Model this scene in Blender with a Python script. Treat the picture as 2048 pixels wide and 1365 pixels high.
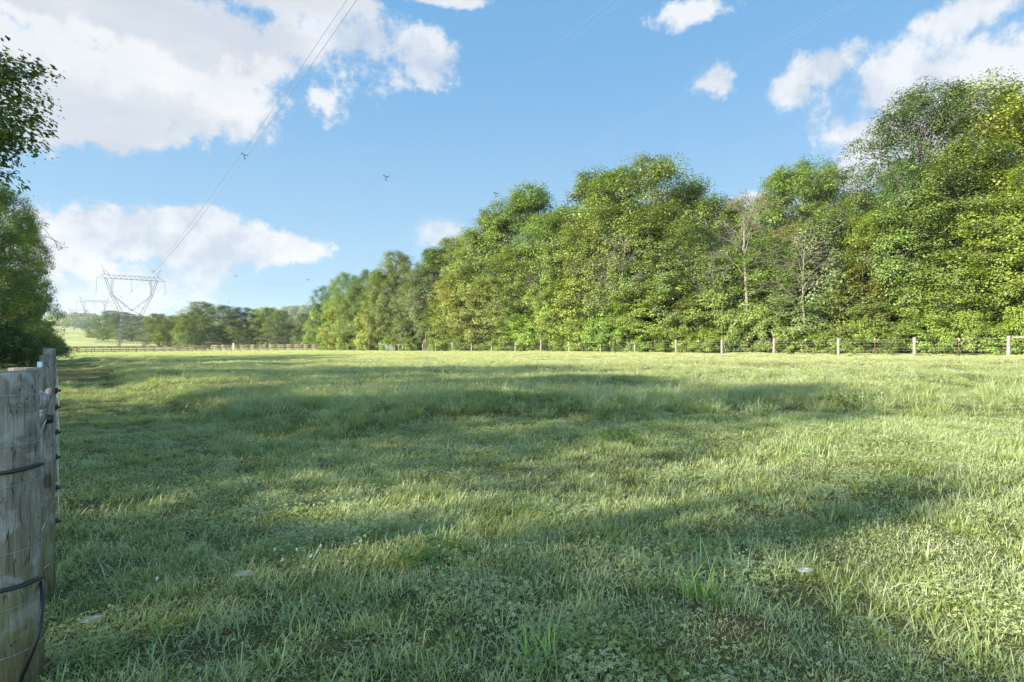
import bpy, math, random
import numpy as np
from mathutils import Vector
R_ = math.radians
for o in list(bpy.data.objects): bpy.data.objects.remove(o, do_unlink=True)
S = bpy.context.scene
COL = S.collection

# ------------------------------------------------------------------ camera
F = 1100.0                                   # focal length in photo pixels (photo 2048 wide)
EYE = 1.34
cam = bpy.data.cameras.new('camera'); camo = bpy.data.objects.new('camera', cam); COL.objects.link(camo)
cam.sensor_width = 36; cam.lens = F/2048*36; cam.clip_end = 6000; cam.clip_start = 0.05
camo.location = (0, 0, EYE); camo.rotation_euler = (R_(90), 0, 0)
S.camera = camo
def at(px, py, Y):                           # photo pixel at depth Y -> point in metres
    return Vector(((px-1024)/F*Y, Y, EYE+(682.5-py)/F*Y))

# ------------------------------------------------------------------ light
SUN_EL, SUN_DIR = 26.5, (-0.906, -0.423)     # horizontal direction towards the sun
sun = bpy.data.lights.new('sun', 'SUN'); suno = bpy.data.objects.new('sun', sun); COL.objects.link(suno)
sun.energy = 4.8; sun.angle = R_(0.55); sun.color = (1.0, 0.90, 0.74)
ce = math.cos(R_(SUN_EL))
sd = Vector((SUN_DIR[0]*ce, SUN_DIR[1]*ce, math.sin(R_(SUN_EL)))).normalized()
suno.rotation_euler = sd.to_track_quat('Z', 'Y').to_euler(); suno.location = (-20, -10, 40)
S.view_settings.view_transform = 'Standard'; S.view_settings.look = 'None'
S.view_settings.exposure = 1.75; S.view_settings.gamma = 1
S.render.engine = 'CYCLES'
S.cycles.max_bounces = 6; S.cycles.diffuse_bounces = 3; S.cycles.transmission_bounces = 4

class NT:                                    # little node helper
    def __init__(s, tree): s.t = tree; s.n = tree.nodes; s.l = tree.links
    def add(s, kind, **kw):
        n = s.n.new(kind)
        for k, v in kw.items(): setattr(n, k, v)
        return n
    def put(s, sock, v):
        if hasattr(v, 'is_output') or isinstance(v, bpy.types.NodeSocket): s.l.new(v, sock)
        elif v is not None: sock.default_value = v
    def m(s, op, a, b=None, c=None, clamp=False):
        n = s.add('ShaderNodeMath', operation=op, use_clamp=clamp)
        s.put(n.inputs[0], a)
        if b is not None: s.put(n.inputs[1], b)
        if c is not None: s.put(n.inputs[2], c)
        return n.outputs[0]
    def mix(s, f, a, b, blend='MIX'):
        n = s.add('ShaderNodeMix', data_type='RGBA', blend_type=blend)
        s.put(n.inputs[0], f)
        for i, v in ((6, a), (7, b)):
            if isinstance(v, tuple) and len(v) == 3: v = v+(1,)
            s.put(n.inputs[i], v)
        return n.outputs[2]
    def ramp(s, v, lo, hi, a=0.0, b=1.0, smooth=True):
        n = s.add('ShaderNodeMapRange', interpolation_type='SMOOTHSTEP' if smooth else 'LINEAR')
        for i, x in enumerate((v, lo, hi, a, b)): s.put(n.inputs[i], x)
        return n.outputs[0]
    def noise(s, vec, scale, detail=4, rough=.55, dist=0.0):
        n = s.add('ShaderNodeTexNoise'); s.put(n.inputs['Vector'], vec)
        n.inputs['Scale'].default_value = scale; n.inputs['Detail'].default_value = detail
        n.inputs['Roughness'].default_value = rough; n.inputs['Distortion'].default_value = dist
        return n.outputs['Fac']
    def vec(s, x, y, z):
        n = s.add('ShaderNodeCombineXYZ'); s.put(n.inputs[0], x); s.put(n.inputs[1], y); s.put(n.inputs[2], z)
        return n.outputs[0]

# ------------------------------------------------------------------ world: Nishita sky with clouds laid out by azimuth and elevation
W = bpy.data.worlds.new('World'); S.world = W; W.use_nodes = True
w = NT(W.node_tree); w.n.clear()
outw = w.add('ShaderNodeOutputWorld'); bg = w.add('ShaderNodeBackground'); w.l.new(bg.outputs[0], outw.inputs[0])
sky = w.add('ShaderNodeTexSky', sky_type='NISHITA', sun_disc=False)
sky.sun_elevation = R_(SUN_EL); sky.sun_rotation = math.atan2(SUN_DIR[0], SUN_DIR[1]) % (2*math.pi)
sky.air_density = 1.0; sky.dust_density = 0.6; sky.ozone_density = 1.6; sky.altitude = 150
tc = w.add('ShaderNodeTexCoord'); sp = w.add('ShaderNodeSeparateXYZ'); w.l.new(tc.outputs['Generated'], sp.inputs[0])
x, y, z = sp.outputs
az = w.m('ARCTAN2', x, y); el = w.m('ARCSINE', z)
dirv = tc.outputs['Generated']
def pol(px, py):
    v = Vector(((px-1024)/F, 1, (682.5-py)/F)); return math.atan2(v.x, v.y), math.asin(v.z/v.length)
n1 = w.noise(dirv, 11.0, 9, .66, 0)
wob = w.m('MULTIPLY', w.m('SUBTRACT', n1, .5), 3.4)
def cloud(blobs):                            # max over ellipses given as (px, py, rx, ry) of the sky seen to the north
    acc = None
    for (px, py, rx, ry) in blobs:
        a0, e0 = pol(px, py); a1, _ = pol(px+rx, py); a2, _ = pol(px-rx, py); _, e1 = pol(px, py-ry); _, e2 = pol(px, py+ry)
        ra = (a1-a2)/2; re = (e1-e2)/2
        dx = w.m('DIVIDE', w.m('SUBTRACT', az, a0), ra); dy = w.m('DIVIDE', w.m('SUBTRACT', el, e0), re)
        d = w.m('SUBTRACT', 1.0, w.m('SQRT', w.m('ADD', w.m('MULTIPLY', dx, dx), w.m('MULTIPLY', dy, dy))))
        acc = d if acc is None else w.m('SMOOTH_MAX', acc, d, .25)
    return acc
big = cloud([(60, 150, 420, 130), (250, 40, 430, 115), (330, 185, 290, 95), (480, 110, 150, 95), (90, 225, 380, 66),
             (-300, 120, 500, 200), (300, -150, 700, 130)])
mids = cloud([(700, 75, 130, 120), (852, 112, 84, 72), (690, 20, 60, 60), (870, 0, 110, 18),
              (800, -60, 200, 40)])
low = cloud([(180, 475, 200, 72), (330, 475, 200, 66), (450, 490, 150, 52), (570, 494, 110, 30), (60, 495, 190, 80)])
low2 = cloud([(300, 565, 210, 62), (150, 600, 240, 70), (420, 552, 90, 40), (60, 570, 180, 70), (885, 465, 52, 36)])
right = cloud([(1640, 130, 95, 62), (1590, 170, 56, 50), (1830, 165, 210, 88), (1980, 170, 190, 130), (1900, 240, 230, 100), (1790, 250, 110, 80), 
               (1960, 20, 150, 52), (1740, 300, 85, 105), (1950, 330, 260, 150), (2200, 120, 240, 200), (1700, 360, 50, 60), (1500, 410, 90, 22)])
wisp = cloud([(1430, 156, 62, 36), (1395, 22, 100, 42), (640, 195, 56, 66)])
def dens(v, k=1.0, lo=-.05, hi=.35): return w.ramp(w.m('ADD', v, w.m('MULTIPLY', wob, k)), lo, hi)
shade_n = w.noise(dirv, 5.0, 3, .55, 0)
# cloud brightness: streaky grey bases and white heads
stv = w.vec(w.m('MULTIPLY', az, 2.0), w.m('MULTIPLY', el, 6.0), 0.0)
streak = w.noise(stv, 1.9, 3, .5, 0)
elb = w.ramp(el, R_(13), R_(30), 0.0, 1.0)
elw = w.m('ADD', el, w.m('MULTIPLY', w.m('SUBTRACT', n1, .5), .22))
e_a, e_b, e_c, e_d = [pol(300, q)[1] for q in (235, 165, 105, 60)]
band = w.m('MULTIPLY', w.ramp(elw, e_a, e_b), w.ramp(elw, e_d, e_c))
cb = w.m('ADD', w.m('MULTIPLY', band, .62), w.m('MULTIPLY', w.ramp(streak, .32, .70), .5), clamp=True)
cl_big = w.mix(cb, (.64, .70, .79), (.94, .955, .97))
cl_wh = w.mix(w.ramp(w.m('ADD', w.m('MULTIPLY', shade_n, .5), w.m('MULTIPLY', n1, .5)), .40, .56), (.62, .69, .80), (.94, .955, .98))
skyc = w.mix(1.0, sky.outputs[0], (.94, 1.0, .93), 'MULTIPLY')
STR = 0.15; EXPO = 2**1.75
def scl(c): # desired display-linear -> world colour
    return w.mix(1.0, c, (1/STR/EXPO,)*3, 'MULTIPLY')
# brighten the low sky towards milky blue
hz = w.ramp(el, R_(-2), R_(34), 1.0, 0.0)
milk = scl(w.mix(w.m('POWER', hz, 1.15), (.165, .42, .76), (.42, .66, .86)))
base = w.mix(.95, skyc, milk)
c = w.mix(w.m('MULTIPLY', dens(low2, .9, -.2, .6), .75), base, scl(cl_wh))
c = w.mix(w.m('MULTIPLY', dens(low, .85, -.08, .32), .93), c, scl(cl_wh))
c = w.mix(w.m('MULTIPLY', dens(right, .9, -.12, .48), .9), c, scl(cl_wh))
c = w.mix(w.m('MULTIPLY', dens(wisp, 1.5, .05, .85), .9), c, scl(cl_wh))
c = w.mix(w.m('MULTIPLY', dens(mids, 1.1, -.08, .55), .85), c, scl(cl_wh))
c = w.mix(w.m('MULTIPLY', dens(big, .7, -.06, .32), .97), c, scl(cl_big))
# away from the view (behind the camera) only the plain sky is left
fr = w.ramp(y, -.05, .15)
c = w.mix(fr, skyc, c)
W.cycles.sampling_method = 'MANUAL'; W.cycles.sample_map_resolution = 512
w.l.new(c, bg.inputs[0]); bg.inputs[1].default_value = STR

# ------------------------------------------------------------------ helpers
def tag(o, label=None, cat=None, group=None, kind=None):
    if label: o['label'] = label
    if cat: o['category'] = cat
    if group: o['group'] = group
    if kind: o['kind'] = kind
    return o
def empty(name, loc, label=None, cat=None, group=None, rz=0):
    o = bpy.data.objects.new(name, None); COL.objects.link(o); o.location = loc; o.rotation_euler = (0, 0, rz)
    o.empty_display_size = .2
    return tag(o, label, cat, group)
def mesh_np(name, V, Fs, mat=None, attrs=None, smooth=False):
    """V (n,3); Fs: list of (m,k) arrays"""
    me = bpy.data.meshes.new(name)
    V = np.asarray(V, np.float32); me.vertices.add(len(V)); me.vertices.foreach_set('co', V.ravel())
    Fs = [np.asarray(f, np.int32) for f in (Fs if isinstance(Fs, list) else [Fs]) if len(f)]
    if Fs:
        idx = np.concatenate([f.ravel() for f in Fs]); tot = np.concatenate([np.full(len(f), f.shape[1], np.int32) for f in Fs])
        me.loops.add(len(idx)); me.loops.foreach_set('vertex_index', idx)
        me.polygons.add(len(tot)); me.polygons.foreach_set('loop_start', np.concatenate([[0], np.cumsum(tot)[:-1]]).astype(np.int32))
        me.polygons.foreach_set('loop_total', tot)
        if smooth: me.polygons.foreach_set('use_smooth', np.ones(len(tot), bool))
    for k, a in (attrs or {}).items():
        a = np.asarray(a, np.float32)
        if a.ndim == 1: me.attributes.new(k, 'FLOAT', 'POINT').data.foreach_set('value', a)
        else: me.attributes.new(k, 'FLOAT_VECTOR', 'POINT').data.foreach_set('vector', a.ravel())
    me.update(calc_edges=True)
    if mat: me.materials.append(mat)
    return me
def obj(name, me, parent=None, loc=None):
    o = bpy.data.objects.new(name, me); COL.objects.link(o)
    if loc is not None: o.location = loc
    if parent: o.parent = parent
    return o
class MB:                                    # collects tubes and boxes into one mesh
    def __init__(s): s.V = []; s.Q = []; s.T = []; s.n = 0
    def add(s, V, Q=None, T=None):
        V = np.asarray(V, float); s.V.append(V)
        if Q is not None and len(Q): s.Q.append(np.asarray(Q)+s.n)
        if T is not None and len(T): s.T.append(np.asarray(T)+s.n)
        s.n += len(V)
    def tube(s, P, r, sides=6, cap=True):
        P = np.asarray([tuple(p) for p in P], float); n = len(P)
        r = np.full(n, r) if np.isscalar(r) else np.asarray(r, float)
        T = np.gradient(P, axis=0); T /= np.linalg.norm(T, axis=1)[:, None]+1e-12
        a = np.array([0, 0, 1.]) if abs(T[0, 2]) < .9 else np.array([1., 0, 0])
        rings = []
        nrm = a-T[0]*a.dot(T[0]); nrm /= np.linalg.norm(nrm)
        for i in range(n):
            nrm = nrm-T[i]*nrm.dot(T[i]); nrm /= np.linalg.norm(nrm)+1e-12
            b = np.cross(T[i], nrm); th = np.arange(sides)*2*math.pi/sides
            rings.append(P[i]+r[i]*(np.cos(th)[:, None]*nrm+np.sin(th)[:, None]*b))
        V = np.concatenate(rings); Q = []
        for i in range(n-1):
            for k in range(sides):
                k2 = (k+1) % sides
                Q.append((i*sides+k, i*sides+k2, (i+1)*sides+k2, (i+1)*sides+k))
        T3 = []
        if cap:
            V = np.concatenate([V, P[:1], P[-1:]]); c0 = n*sides; c1 = c0+1
            for k in range(sides):
                k2 = (k+1) % sides
                T3.append((c0, k2, k)); T3.append((c1, (n-1)*sides+k, (n-1)*sides+k2))
        s.add(V, Q, T3); return s
    def bar(s, a, b, w_, t_, up=(0, 0, 1)):  # rectangular bar from a to b
        a = np.array(tuple(a), float); b = np.array(tuple(b), float); d = b-a; d /= np.linalg.norm(d)
        up = np.array(up, float)
        if abs(d.dot(up)) > .95: up = np.array([0, 1., 0])
        sx = np.cross(d, up); sx /= np.linalg.norm(sx); sz = np.cross(sx, d)
        V = []
        for p in (a, b):
            for (i, j) in ((-1, -1), (1, -1), (1, 1), (-1, 1)): V.append(p+sx*i*t_/2+sz*j*w_/2)
        Q = [(0, 1, 2, 3), (4, 7, 6, 5), (0, 4, 5, 1), (1, 5, 6, 2), (2, 6, 7, 3), (3, 7, 4, 0)]
        s.add(V, Q); return s
    def build(s, name, mat, parent=None, smooth=False, loc=None):
        Fs = []
        if s.Q: Fs.append(np.concatenate(s.Q))
        if s.T: Fs.append(np.concatenate(s.T))
        return obj(name, mesh_np(name, np.concatenate(s.V), Fs, mat, smooth=smooth), parent, loc)

# ------------------------------------------------------------------ materials
def material(name):
    m = bpy.data.materials.new(name); m.use_nodes = True; t = NT(m.node_tree); t.n.clear()
    out = t.add('ShaderNodeOutputMaterial'); return m, t, out
def principled(name, col, rough=.8, metal=0.0, noise=None, bump=0, spec=.3):
    m, t, out = material(name); b = t.add('ShaderNodeBsdfPrincipled'); t.l.new(b.outputs[0], out.inputs[0])
    b.inputs['Roughness'].default_value = rough; b.inputs['Metallic'].default_value = metal
    b.inputs['Specular IOR Level'].default_value = spec
    if noise:
        tcx = t.add('ShaderNodeTexCoord'); n = t.noise(tcx.outputs['Object'], noise[0], 5, .6)
        t.l.new(t.mix(t.ramp(n, .35, .65), col, noise[1]), b.inputs['Base Color'])
        if bump:
            bp = t.add('ShaderNodeBump'); bp.inputs['Strength'].default_value = bump; bp.inputs['Distance'].default_value = .02
            t.l.new(n, bp.inputs['Height']); t.l.new(bp.outputs[0], b.inputs['Normal'])
    else: b.inputs['Base Color'].default_value = (*col, 1)
    return m
def leaf_material(name, trans=.26, yellow=(.30, .28, .04), hue=.35, gl=.03):
    m, t, out = material(name)
    oi = t.add('ShaderNodeObjectInfo'); at_ = t.add('ShaderNodeAttribute', attribute_name='v')
    v = t.add('ShaderNodeSeparateXYZ'); t.l.new(at_.outputs['Vector'], v.inputs[0])
    cl, lf, yl = v.outputs                   # per clump, per leaf, yellowing
    col = oi.outputs['Color']
    k = t.m('ADD', .50, t.m('ADD', t.m('MULTIPLY', cl, .60), t.m('MULTIPLY', lf, .38)))
    kk = t.vec(k, k, k)
    c1 = t.mix(1.0, col, kk, 'MULTIPLY')
    c1 = t.mix(t.m('MULTIPLY', t.ramp(yl, .62, .98), hue), c1, yellow)
    c2 = t.mix(1.0, c1, (1.35, 1.55, .55), 'MULTIPLY')
    d = t.add('ShaderNodeBsdfDiffuse'); t.l.new(c1, d.inputs[0])
    tr = t.add('ShaderNodeBsdfTranslucent'); t.l.new(c2, tr.inputs[0])
    mx = t.add('ShaderNodeMixShader'); mx.inputs[0].default_value = trans; t.l.new(d.outputs[0], mx.inputs[1]); t.l.new(tr.outputs[0], mx.inputs[2])
    g = t.add('ShaderNodeBsdfGlossy'); g.inputs['Roughness'].default_value = .55; g.inputs[0].default_value = (.9, .95, .9, 1)
    m2 = t.add('ShaderNodeMixShader'); m2.inputs[0].default_value = gl; t.l.new(mx.outputs[0], m2.inputs[1]); t.l.new(g.outputs[0], m2.inputs[2])
    t.l.new(m2.outputs[0], out.inputs[0]); return m
M_LEAF = leaf_material('leaf')
M_BARK = principled('bark', (.09, .075, .058), .95, noise=(9, (.17, .15, .125)), bump=.6)
M_BARE = principled('pale_bark', (.21, .19, .155), .9, noise=(6, (.12, .105, .085)), bump=.4)
M_STEEL = principled('galvanised_steel', (.13, .135, .14), .6, .3)
M_WIRE = principled('wire', (.30, .31, .32), .45, .6)
M_ALU = principled('conductor', (.20, .21, .22), .55, .4)
M_INSUL = principled('insulator_glass', (.15, .16, .18), .3)
M_RUBBER = principled('black_rubber', (.012, .013, .015), .38, spec=.5)
M_RUST = principled('rusty_steel', (.11, .06, .045), .85, noise=(14, (.07, .045, .035)))
M_TPOST = principled('painted_steel', (.13, .05, .035), .8, noise=(20, (.09, .045, .035)))
M_WHITE = principled('white_paint', (.75, .76, .76), .5)
M_GATE = principled('gate_tube', (.30, .42, .40), .45, .3)
M_PALE = principled('pale_wood', (.27, .25, .21), .9, noise=(5, (.19, .17, .14)), bump=.3)
M_BOARD = principled('board_wood', (.30, .235, .17), .9, noise=(1.5, (.21, .165, .12)), bump=.2)
M_DARKBOARD = principled('dark_board_wood', (.11, .08, .055), .9, noise=(1.5, (.17, .13, .09)))
def wood_near():
    m, t, out = material('weathered_post_wood'); b = t.add('ShaderNodeBsdfPrincipled'); t.l.new(b.outputs[0], out.inputs[0])
    tcx = t.add('ShaderNodeTexCoord'); o = tcx.outputs['Object']
    oi = t.add('ShaderNodeObjectInfo')
    mp = t.add('ShaderNodeVectorMath', operation='ADD'); t.l.new(o, mp.inputs[0]); t.l.new(oi.outputs['Location'], mp.inputs[1])
    o2 = mp.outputs[0]
    st = t.add('ShaderNodeVectorMath', operation='MULTIPLY'); t.l.new(o2, st.inputs[0]); st.inputs[1].default_value = (1, 1, .09)
    grain = t.noise(st.outputs[0], 75, 6, .65, .6); grain2 = t.noise(st.outputs[0], 22, 5, .6, 1.2)
    blot = t.noise(o2, 7.5, 6, .62, .8)
    st3 = t.add('ShaderNodeVectorMath', operation='MULTIPLY'); t.l.new(o2, st3.inputs[0]); st3.inputs[1].default_value = (1, 1, .35)
    blot2 = t.noise(st3.outputs[0], 16, 5, .6, 1.5)
    c = t.mix(t.ramp(grain2, .32, .68), (.17, .145, .12), (.34, .32, .28))
    c = t.mix(t.m('MULTIPLY', t.ramp(grain, .42, .66), .45), c, (.13, .11, .09))
    c = t.mix(t.m('MULTIPLY', t.ramp(blot, .50, .64), .65), c, (.42, .42, .40))
    c = t.mix(t.m('MULTIPLY', t.ramp(blot2, .56, .68), .6), c, (.12, .095, .075))
    sx = t.add('ShaderNodeSeparateXYZ'); t.l.new(o, sx.inputs[0])
    low_ = t.ramp(t.m('ADD', sx.outputs[2], t.m('MULTIPLY', t.m('SUBTRACT', blot, .5), 1.0)), .75, .15)
    c = t.mix(t.m('MULTIPLY', low_, .62), c, (.17, .175, .035))
    low3 = t.ramp(t.m('ADD', sx.outputs[2], t.m('MULTIPLY', t.m('SUBTRACT', grain2, .5), .5)), .35, .05)
    c = t.mix(t.m('MULTIPLY', low3, .6), c, (.085, .07, .035))
    # knots
    vo = t.add('ShaderNodeTexVoronoi'); st4 = t.add('ShaderNodeVectorMath', operation='MULTIPLY'); t.l.new(o2, st4.inputs[0]); st4.inputs[1].default_value = (1, 1, .7)
    t.l.new(st4.outputs[0], vo.inputs['Vector']); vo.inputs['Scale'].default_value = 4.3
    c = t.mix(t.m('MULTIPLY', t.ramp(vo.outputs['Distance'], .16, .09), .75), c, (.11, .06, .035))
    # drying cracks
    crk = t.noise(st.outputs[0], 38, 2, .4, .3)
    cf = t.ramp(t.m('ABSOLUTE', t.m('SUBTRACT', crk, .5)), .008, .0)
    c = t.mix(t.m('MULTIPLY', cf, t.ramp(blot, .40, .6)), c, (.05, .04, .03))
    c = t.mix(1.0, c, (.80, .79, .76), 'MULTIPLY')
    t.l.new(c, b.inputs['Base Color']); b.inputs['Roughness'].default_value = .88; b.inputs['Specular IOR Level'].default_value = .2
    bp = t.add('ShaderNodeBump'); bp.inputs['Strength'].default_value = .9; bp.inputs['Distance'].default_value = .008
    t.l.new(t.m('SUBTRACT', t.m('ADD', grain2, t.m('MULTIPLY', grain, .6)), t.m('MULTIPLY', cf, 1.5)), bp.inputs['Height']); t.l.new(bp.outputs[0], b.inputs['Normal'])
    return m
M_POST = wood_near()

# grass and ground
def world_patches(t):
    g = t.add('ShaderNodeNewGeometry'); p = g.outputs['Position']
    big_ = t.noise(p, .22, 4, .6, .5); mid = t.noise(p, 1.3, 4, .6, .4); fine = t.noise(p, 6, 3, .6)
    return p, big_, mid, fine
def grass_material():
    m, t, out = material('grass_blade')
    p, bn, mn, fn = world_patches(t)
    a_t = t.add('ShaderNodeAttribute', attribute_name='t').outputs['Fac']
    a_r = t.add('ShaderNodeAttribute', attribute_name='r').outputs['Fac']
    rnd = t.add('ShaderNodeObjectInfo').outputs['Random']
    g = t.mix(a_r, (.125, .195, .040), (.255, .32, .070))
    g = t.mix(t.m('MULTIPLY', t.ramp(bn, .40, .62), .55), g, (.26, .29, .09))        # yellower swathes
    g = t.mix(t.m('MULTIPLY', t.ramp(mn, .56, .70), .55), g, (.085, .155, .04))        # deep green patches
    g = t.mix(t.m('MULTIPLY', t.ramp(a_r, .90, .93), .75), g, (.42, .34, .18))         # dead straw blades
    g = t.mix(t.m('MULTIPLY', t.ramp(a_t, .28, .0), .55), g, (.07, .07, .028))          # brownish stems, with root occlusion painted into the dark base
    sep = t.add('ShaderNodeSeparateXYZ'); t.l.new(p, sep.inputs[0])
    far = t.ramp(sep.outputs[1], 8.0, 42.0)                                             # far meadow lightened: sunlit brightness is put into the blade colour
    g = t.mix(t.m('MULTIPLY', far, .75), g, (.46, .46, .20))
    g = t.mix(t.m('MULTIPLY', t.m('MULTIPLY', far, t.ramp(mn, .42, .30)), .6), g, (.16, .22, .06))
    g = t.mix(t.m('MULTIPLY', t.m('MULTIPLY', far, t.ramp(fn, .55, .68)), .45), g, (.46, .36, .19))
    dewf = t.m('MULTIPLY', t.ramp(t.m('ADD', t.m('MULTIPLY', mn, .6), t.m('MULTIPLY', rnd, .4)), .32, .60), t.m('MULTIPLY', t.ramp(a_t, .05, .6), .52))
    g = t.mix(dewf, g, (.52, .58, .36))                                                  # dew
    d = t.add('ShaderNodeBsdfPrincipled'); t.l.new(g, d.inputs['Base Color']); d.inputs['Roughness'].default_value = .42
    d.inputs['Specular IOR Level'].default_value = .45
    tr = t.add('ShaderNodeBsdfTranslucent'); t.l.new(t.mix(1.0, g, (1.25, 1.35, .6), 'MULTIPLY'), tr.inputs[0])
    mx = t.add('ShaderNodeMixShader'); mx.inputs[0].default_value = .3
    t.l.new(d.outputs[0], mx.inputs[1]); t.l.new(tr.outputs[0], mx.inputs[2]); t.l.new(mx.outputs[0], out.inputs[0])
    return m
M_GRASS = grass_material()
def ground_material():
    m, t, out = material('meadow_ground')
    p, bn, mn, fn = world_patches(t)
    sep = t.add('ShaderNodeSeparateXYZ'); t.l.new(p, sep.inputs[0])
    ff = t.noise(p, 55, 4, .65)
    soil = t.mix(t.ramp(ff, .35, .65), (.045, .055, .02), (.115, .12, .045))
    soil = t.mix(t.ramp(mn, .60, .72), soil, (.09, .055, .032))
    bare = t.noise(p, .035, 5, .6, .6); b2 = t.noise(p, .3, 5, .65, .3)
    past = t.mix(t.ramp(bare, .38, .62), (.21, .27, .09), (.36, .34, .15))
    past = t.mix(t.m('MULTIPLY', t.ramp(b2, .5, .66), .6), past, (.085, .12, .035))
    far = t.ramp(sep.outputs[1], 22.0, 65.0)
    c = t.mix(far, soil, past)
    b = t.add('ShaderNodeBsdfPrincipled'); t.l.new(c, b.inputs['Base Color']); b.inputs['Roughness'].default_value = .95; b.inputs['Specular IOR Level'].default_value = .1
    bp = t.add('ShaderNodeBump'); bp.inputs['Strength'].default_value = .8; bp.inputs['Distance'].default_value = .03
    t.l.new(ff, bp.inputs['Height']); t.l.new(bp.outputs[0], b.inputs['Normal'])
    t.l.new(b.outputs[0], out.inputs[0]); return m
M_GROUND = ground_material()

# ------------------------------------------------------------------ terrain
def ss(a, b, v):
    t = np.clip((np.asarray(v, float)-a)/(b-a), 0, 1); return t*t*(3-2*t)
_rs = np.random.RandomState(5); _wv = [(_rs.uniform(.15, 1.3), _rs.uniform(0, 6.28), _rs.uniform(0, 6.28)) for _ in range(26)]
def bumps(X, Y):
    s = 0
    for k, a, ph in _wv: s = s+np.sin((X*math.cos(a)+Y*math.sin(a))*k*1.6+ph)*.013/(k+.45)
    return s
def gz(X, Y):
    X = np.asarray(X, float); Y = np.asarray(Y, float)
    plane = .0085*np.clip(X, -130, 90)-.004*np.clip(Y, -30, 170)
    hillx = np.clip((-X-300)*.105, 0, 42)
    lat = np.clip((-X-(Y-250)*.62-110), 0, 400)*.085
    hill = np.minimum(lat, 38)*ss(260, 560, Y)
    back = 62*np.exp(-(((X+430)/330)**2+((Y-1250)/260)**2))+30*np.exp(-(((X+1150)/500)**2+((Y-1300)/200)**2))
    w_ = ss(150, 250, Y)
    return (1-w_)*plane+w_*(-1.6+hill+back)+bumps(X, Y)*ss(140, 60, Y)*ss(.3, 2.0, np.hypot(X, Y))
# tall grass lies on a low swell: a soft bank at the unmown edge
def tall_mask(X, Y):
    X = np.asarray(X, float); Y = np.asarray(Y, float)
    wob_ = .7*np.sin(X*.55+1.0)+.45*np.sin(X*1.3+2)+.3*np.sin(X*2.9)
    edge = 8.9+wob_+np.clip(X-3, 0, 50)*.55
    lane = X+.835*Y-2.6+.35*np.sin(Y*.4)+.3*np.sin(Y*1.1)
    return ss(-.3, 1.4, Y-edge)*ss(0, .8, lane)
def gzz(X, Y): return gz(X, Y)+.19*tall_mask(X, Y)*ss(120, 60, Y)
def G(X, Y): return float(gzz(X, Y))
def axis(n, lim, c): s_ = np.linspace(-1, 1, n); return np.sinh(s_*c)/math.sinh(c)*lim
xs = axis(321, 2600, 6.2); ys = axis(421, 2600, 6.0); ys = ys[ys > -120]
XX, YY = np.meshgrid(xs, ys); ZZ = gzz(XX, YY)
nx, ny = len(xs), len(ys); ii = np.arange(nx*ny).reshape(ny, nx)
Q = np.stack([ii[:-1, :-1].ravel(), ii[:-1, 1:].ravel(), ii[1:, 1:].ravel(), ii[1:, :-1].ravel()], 1)
gr = obj('ground', mesh_np('ground', np.stack([XX.ravel(), YY.ravel(), ZZ.ravel()], 1), Q, M_GROUND, smooth=True))
tag(gr, kind='structure')

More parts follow.
